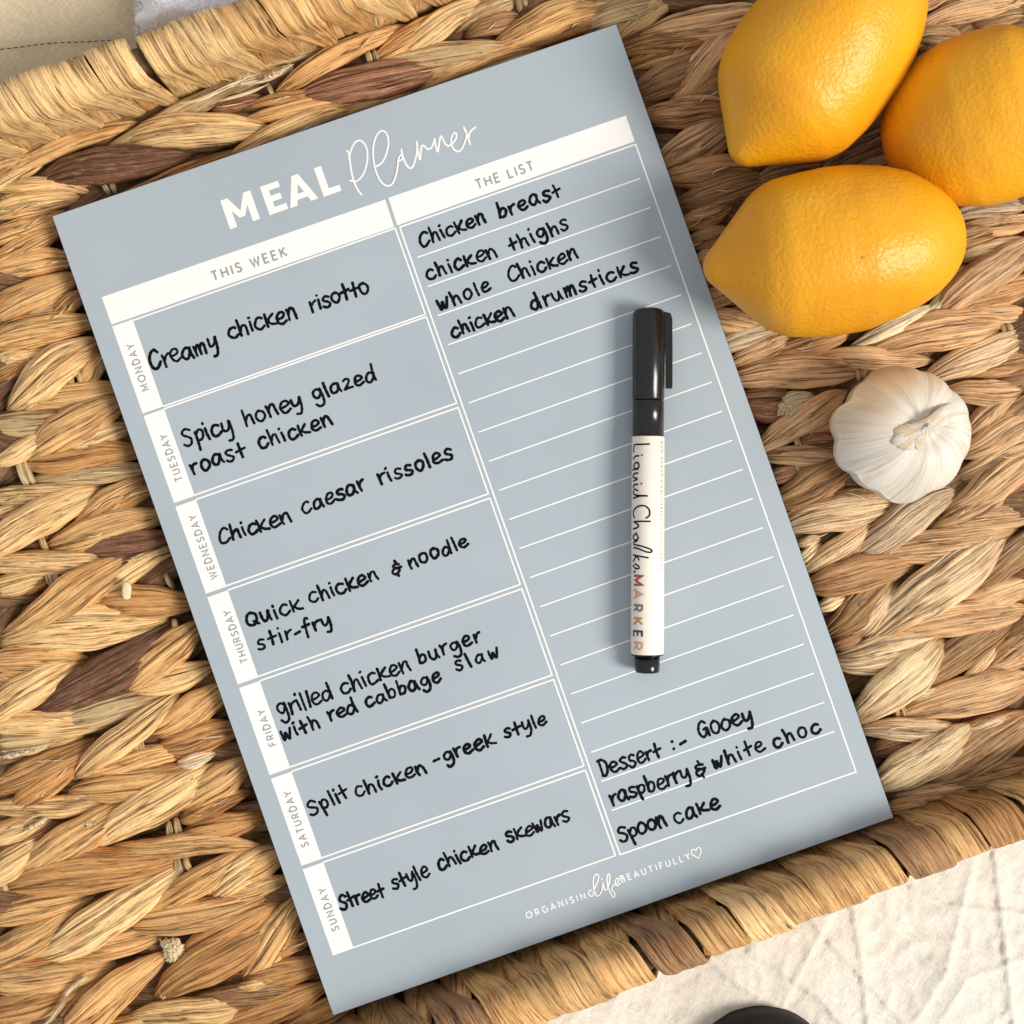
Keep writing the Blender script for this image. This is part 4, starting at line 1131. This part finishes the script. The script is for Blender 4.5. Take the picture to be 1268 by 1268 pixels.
def lemon(cx, cy, tipdir, half_len, half_w, label, tilt=0.0, seed=0, nip=1.0, rest=-0.004):
    rr0 = half_w * PX
    z = rest + rr0 * 0.97
    k = (CAM_H - z) / CAM_H
    a = half_len * PX * k; b_ = half_w * PX * k
    root = empty('lemon', P(cx, cy, z))
    tag(root, label, 'lemon', 'lemons in the upper right of the basket')
    x_ax = Vector((tipdir[0], -tipdir[1], 0)).normalized()
    x_ax = (x_ax * math.cos(tilt) + Vector((0, 0, 1)) * math.sin(tilt)).normalized()
    y_ax = Vector((0, 0, 1)).cross(x_ax).normalized(); z_ax = x_ax.cross(y_ax)
    C0 = P(cx, cy, z)
    nu, nv = 110, 120
    V = []
    r = random.Random(seed); o1 = r.uniform(0, 50)
    s = np.linspace(0, math.pi, nu)
    for i in range(nu):
        t = math.cos(s[i])           # +1 nipple end, -1 stem end
        xx = t
        rad = float(np.interp(t, TT, RRn if nip >= 1 else RRb))
        for j in range(nv):
            ph = 2 * math.pi * j / nv
            nz = mnoise.noise(Vector((t * 1.3 + o1, math.cos(ph) * 1.1, math.sin(ph) * 1.1))) * .045 + mnoise.noise(Vector((t * 4 + o1, math.cos(ph) * 2.6, math.sin(ph) * 2.6))) * .012
            rr = b_ * rad * (1 + nz)
            p = C0 + x_ax * (a * xx) + y_ax * (rr * math.cos(ph)) + z_ax * (rr * math.sin(ph))
            V.append(p)
    mesh_obj('peel', V, grid_faces(nu, nv, True), LEM, root)
    # stem scar at the blunt end
    V = []; F = []
    for i, (q, rr) in enumerate([(0, 0.0002), (0.0003, 0.0018), (0.0001, 0.0026), (-0.0012, 0.0030)]):
        for j in range(16):
            ph = 2 * math.pi * j / 16
            V.append(C0 - x_ax * (a * .992 + q) + y_ax * (rr * math.cos(ph) * (1 + .15 * math.sin(5 * ph))) + z_ax * (rr * math.sin(ph)))
    mesh_obj('stem_scar', V, grid_faces(4, 16, True), scar_m, root)
lemon(1014, 70, (-.62, .785), 163, 104, 'lemon cut off by the top edge, its pointed tip aimed down at the planner', tilt=-.08, seed=3)
lemon(1218, 147, (.97, -.24), 124, 107, 'roundest lemon, cut off by the right edge, seen from its blunt end', tilt=.42, seed=5, nip=.8)
lemon(1031, 311, (-.985, .13), 161, 103, 'whole lemon lying sideways just above the garlic bulb', tilt=-.05, seed=9)

# ------------------------------------------------------------------ garlic
gm, nt, b = new_mat('papery_garlic_skin')
uvn = N(nt, 'ShaderNodeUVMap'); uvn.uv_map = 'UVMap'
mp = N(nt, 'ShaderNodeMapping'); mp.inputs['Scale'].default_value = (1.0, 0.05, 1); L(nt, uvn.outputs[0], mp.inputs[0])
v1 = N(nt, 'ShaderNodeTexNoise', Scale=6.5, Detail=5.0, Roughness=.7, Distortion=.3); L(nt, mp.outputs[0], v1.inputs['Vector'])
tc = N(nt, 'ShaderNodeTexCoord')
v2 = N(nt, 'ShaderNodeTexNoise', Scale=55.0, Detail=3.0); L(nt, tc.outputs['Object'], v2.inputs['Vector'])
c1 = ramp(nt, v1.outputs[0], [(0.30, (0.44, 0.34, 0.22)), (0.42, (0.62, 0.55, 0.45)), (0.60, (0.70, 0.665, 0.59))])
# tan tone mixed in towards the upper left of the bulb
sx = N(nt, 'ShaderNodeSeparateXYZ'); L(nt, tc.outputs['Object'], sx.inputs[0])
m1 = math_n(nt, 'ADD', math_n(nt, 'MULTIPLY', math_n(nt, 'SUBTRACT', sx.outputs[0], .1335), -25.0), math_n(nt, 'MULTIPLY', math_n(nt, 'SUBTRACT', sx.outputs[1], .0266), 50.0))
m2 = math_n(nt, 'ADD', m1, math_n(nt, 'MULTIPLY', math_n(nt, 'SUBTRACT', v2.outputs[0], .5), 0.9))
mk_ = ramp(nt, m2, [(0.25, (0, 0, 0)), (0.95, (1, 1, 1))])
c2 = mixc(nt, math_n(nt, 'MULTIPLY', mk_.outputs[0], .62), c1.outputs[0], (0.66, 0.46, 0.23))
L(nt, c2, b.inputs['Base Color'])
b.inputs['Roughness'].default_value = .42; b.inputs['Specular IOR Level'].default_value = .4
b.inputs['Subsurface Weight'].default_value = .25; b.inputs['Subsurface Radius'].default_value = (.004, .003, .002); b.inputs['Subsurface Scale'].default_value = 1
bp = N(nt, 'ShaderNodeBump', Strength=.55, Distance=.0005); L(nt, v1.outputs[0], bp.inputs['Height']); L(nt, bp.outputs[0], b.inputs['Normal'])

GZ = 0.013
gar = empty('garlic_bulb', P(1114, 538, -0.004))
tag(gar, 'whole white garlic bulb with dry bent neck sitting right of the planner', 'garlic')
kg = (CAM_H - GZ) / CAM_H
GC = P(1114, 538, GZ)
ST = Vector((0.0028, 0.0012, 0))      # foot of the neck, right of centre
LOBES = [(100, 1.02, 22), (62, .97, 20), (28, .99, 17), (-8, 1.01, 20), (-45, 1.0, 22), (-88, 1.0, 24), (-125, .93, 20), (-160, .99, 18), (168, 1.0, 17), (134, .93, 20)]
def garlic_r(th):
    d = math.degrees(th)
    best = 0
    for a, r_, w in LOBES:
        q = (d - a + 180) % 360 - 180
        best += math.exp(6 * 8 * (r_ - 1 - .09 * (min(1.6, abs(q) / w)) ** 2))
    return 1 + math.log(best) / 48
nu, nv = 90, 220
V = []; UV = []
Rg = 85 * PX * kg
for i in range(nu):
    t = i / (nu - 1)                        # 0 bottom .. 1 neck
    phi = -math.pi / 2 + t * math.pi
    for j in range(nv):
        th = 2 * math.pi * j / nv
        lob = garlic_r(th)
        prof = max(0.0, math.cos(phi)) ** .72
        up = math.sin(phi)
        lob_amt = prof ** .8
        rad = Rg * prof * (1 + (lob - 1) * min(1, lob_amt * 1.3))
        if up > 0:
            z = 0.0155 * (up ** 1.0) * (1 + 0.0) 
            # cloves bulge around a sunken centre
            q = rad / Rg
            z = 0.0155 * (max(0, 1 - q ** 2.6)) ** .62 - 0.0022 * math.exp(-(q / .30) ** 2) - (1 - lob) * .007 * min(1, q * 1.6)
            z += 0.0042 * math.exp(-(q / .12) ** 2)
        else:
            z = -0.0165 * (-up) ** .8
        sh = max(0, up) ** 1.5
        nz = mnoise.noise(Vector((math.cos(th) * 2.2, math.sin(th) * 2.2, t * 3))) * .0007
        V.append(Vector((math.cos(th) * (rad + nz), math.sin(th) * (rad + nz), z + nz)) + ST * sh * 1.6 + GC)
        thw = th + .25 * math.sin(t * 3)
        UV.append((thw / (2 * math.pi) * 14, t * 6))
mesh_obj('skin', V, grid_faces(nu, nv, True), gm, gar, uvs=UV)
# dry neck, bent over to the right
sm, nt, b = new_mat('dry_garlic_neck')
un = N(nt, 'ShaderNodeUVMap'); un.uv_map = 'UVMap'
mp = N(nt, 'ShaderNodeMapping'); mp.inputs['Scale'].default_value = (.08, 2.2, 1); L(nt, un.outputs[0], mp.inputs[0])
tn = N(nt, 'ShaderNodeTexNoise', Scale=1.0, Detail=4.0, Roughness=.7); L(nt, mp.outputs[0], tn.inputs['Vector'])
rr = ramp(nt, tn.outputs[0], [(0.36, (0.30, 0.19, 0.10)), (0.50, (0.60, 0.47, 0.31)), (0.66, (0.76, 0.69, 0.57))]); L(nt, rr.outputs[0], b.inputs['Base Color'])
b.inputs['Roughness'].default_value = .6
bp = N(nt, 'ShaderNodeBump', Strength=.7, Distance=.0006); L(nt, tn.outputs[0], bp.inputs['Height']); L(nt, bp.outputs[0], b.inputs['Normal'])
def free_tube(name, pts, hws, ths, mat, parent, seed=0, nv=20, ridge=.0003, color=None, nr=8):
    pts = np.array([np.array(p) for p in pts]); n = 24
    cum = np.concatenate([[0], np.cumsum(np.linalg.norm(np.diff(pts, axis=0), axis=1))]); xs = np.linspace(0, cum[-1], n)
    path = np.stack([np.interp(xs, cum, pts[:, k]) for k in range(3)], 1)
    for _ in range(3): path[1:-1] = (path[:-2] + path[1:-1] * 2 + path[2:]) / 4
    hw = np.interp(xs, cum, hws); th = np.interp(xs, cum, ths)
    tg = np.gradient(path, axis=0); tg /= np.linalg.norm(tg, axis=1)[:, None]
    lat = np.cross([0, 0, 1.0], tg); lat /= np.maximum(np.linalg.norm(lat, axis=1)[:, None], 1e-6)
    nor = np.cross(tg, lat)
    V, F, U = tube(path, lat, nor, hw, th, nv=nv, ridge=ridge, nr=nr, seed=seed, flat=.9)
    return mesh_obj(name, V, F, mat, parent, uvs=U, color=color)
zt = GZ + .0125
def gsurf(x, y):
    """height of the bulb skin above the photo pixel"""
    q = min(.98, math.hypot(x - 1122, y - 541) / 85.0)
    return GZ + 0.0155 * (1 - q ** 2.6) ** .62 - 0.0022 * math.exp(-(q / .30) ** 2) + 0.0042 * math.exp(-(q / .12) ** 2)
neck = None
rn = random.Random(12)
for k in range(15):
    ph = 2 * math.pi * k / 15 + rn.uniform(-.15, .15)
    r1 = rn.uniform(17, 27)
    xs_, ys_ = 1126 + r1 * math.cos(ph), 541 + r1 * .9 * math.sin(ph)
    ox, oy = 4.2 * math.cos(ph), 4.2 * math.sin(ph)
    ex, ey = rn.uniform(-7, 6), rn.uniform(-5, 5)
    top_ = .0016 * (1 + math.sin(-ph)) * .5
    pts = [P(xs_, ys_, gsurf(xs_, ys_) - .0008),
           P(1126 + .55 * r1 * math.cos(ph), 541 + .55 * r1 * math.sin(ph), gsurf(1126, 541) - .0022),
           P(1138 + ox, 533 + oy * 1.2, gsurf(1138, 533) - .0004 + top_),
           P(1152 + ox, 525 + oy * 1.3, gsurf(1152, 525) + .0012 + top_),
           P(1168 + ox + ex * .3, 514 + oy * 1.6 + ey * .4, gsurf(1168, 514) + .0014 + top_),
           P(1186 + ex, 503 + oy * 1.2 + ey, gsurf(1186, 503) + .0008 + top_)]
    w = rn.uniform(.0011, .0019)
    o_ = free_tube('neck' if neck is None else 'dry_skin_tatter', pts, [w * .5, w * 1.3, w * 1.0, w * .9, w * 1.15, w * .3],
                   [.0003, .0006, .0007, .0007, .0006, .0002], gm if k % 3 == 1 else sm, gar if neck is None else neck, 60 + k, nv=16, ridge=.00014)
    if neck is None: neck = o_

# ------------------------------------------------------------------ dark rounded thing at the bottom edge
bo = empty('black_round_object', P(945, 1300, Z_TABLE))
tag(bo, 'smooth charcoal rounded object on the cream cloth, cut off by the bottom edge', 'object')
bm_ = simple('matt_charcoal', (0.010, 0.010, 0.011), .6, .3)
V = []
C0 = P(945, 1322, Z_TABLE + .006)
for i in range(28):
    a = i / 27 * math.pi * .5
    for j in range(64):
        th = 2 * math.pi * j / 64
        rx, ry = .0240, .0212
        c = math.cos(a) ** .55
        V.append(C0 + Vector((math.cos(th) * rx * c * (1 + .04 * math.sin(th)), math.sin(th) * ry * c, .010 * math.sin(a))))
F = grid_faces(28, 64, True)
n0 = len(V)
for j in range(64):
    V.append(Vector((V[j].x, V[j].y, Z_TABLE + .0015)))
for j in range(64):
    F.append((j, (j + 1) % 64, n0 + (j + 1) % 64, n0 + j))
mesh_obj('shell', V, F, bm_, bo)

# loose crumb of pith on the weave
V, F, U = strand_arrays(156, 721, 157, 741, 11, zc=-0.0035, dip=.0004, seed=77, n=10, nv=14, tip=.2)
V = np.array([np.array(v) + np.array(mnoise.noise_vector(Vector(v) * 900)) * .00035 for v in V])
cr = mesh_obj('pith_crumb', V, F, pith_m, None, uvs=U)
tag(cr, 'small pale crumb of pith lying loose on the weave left of the planner', 'crumb')
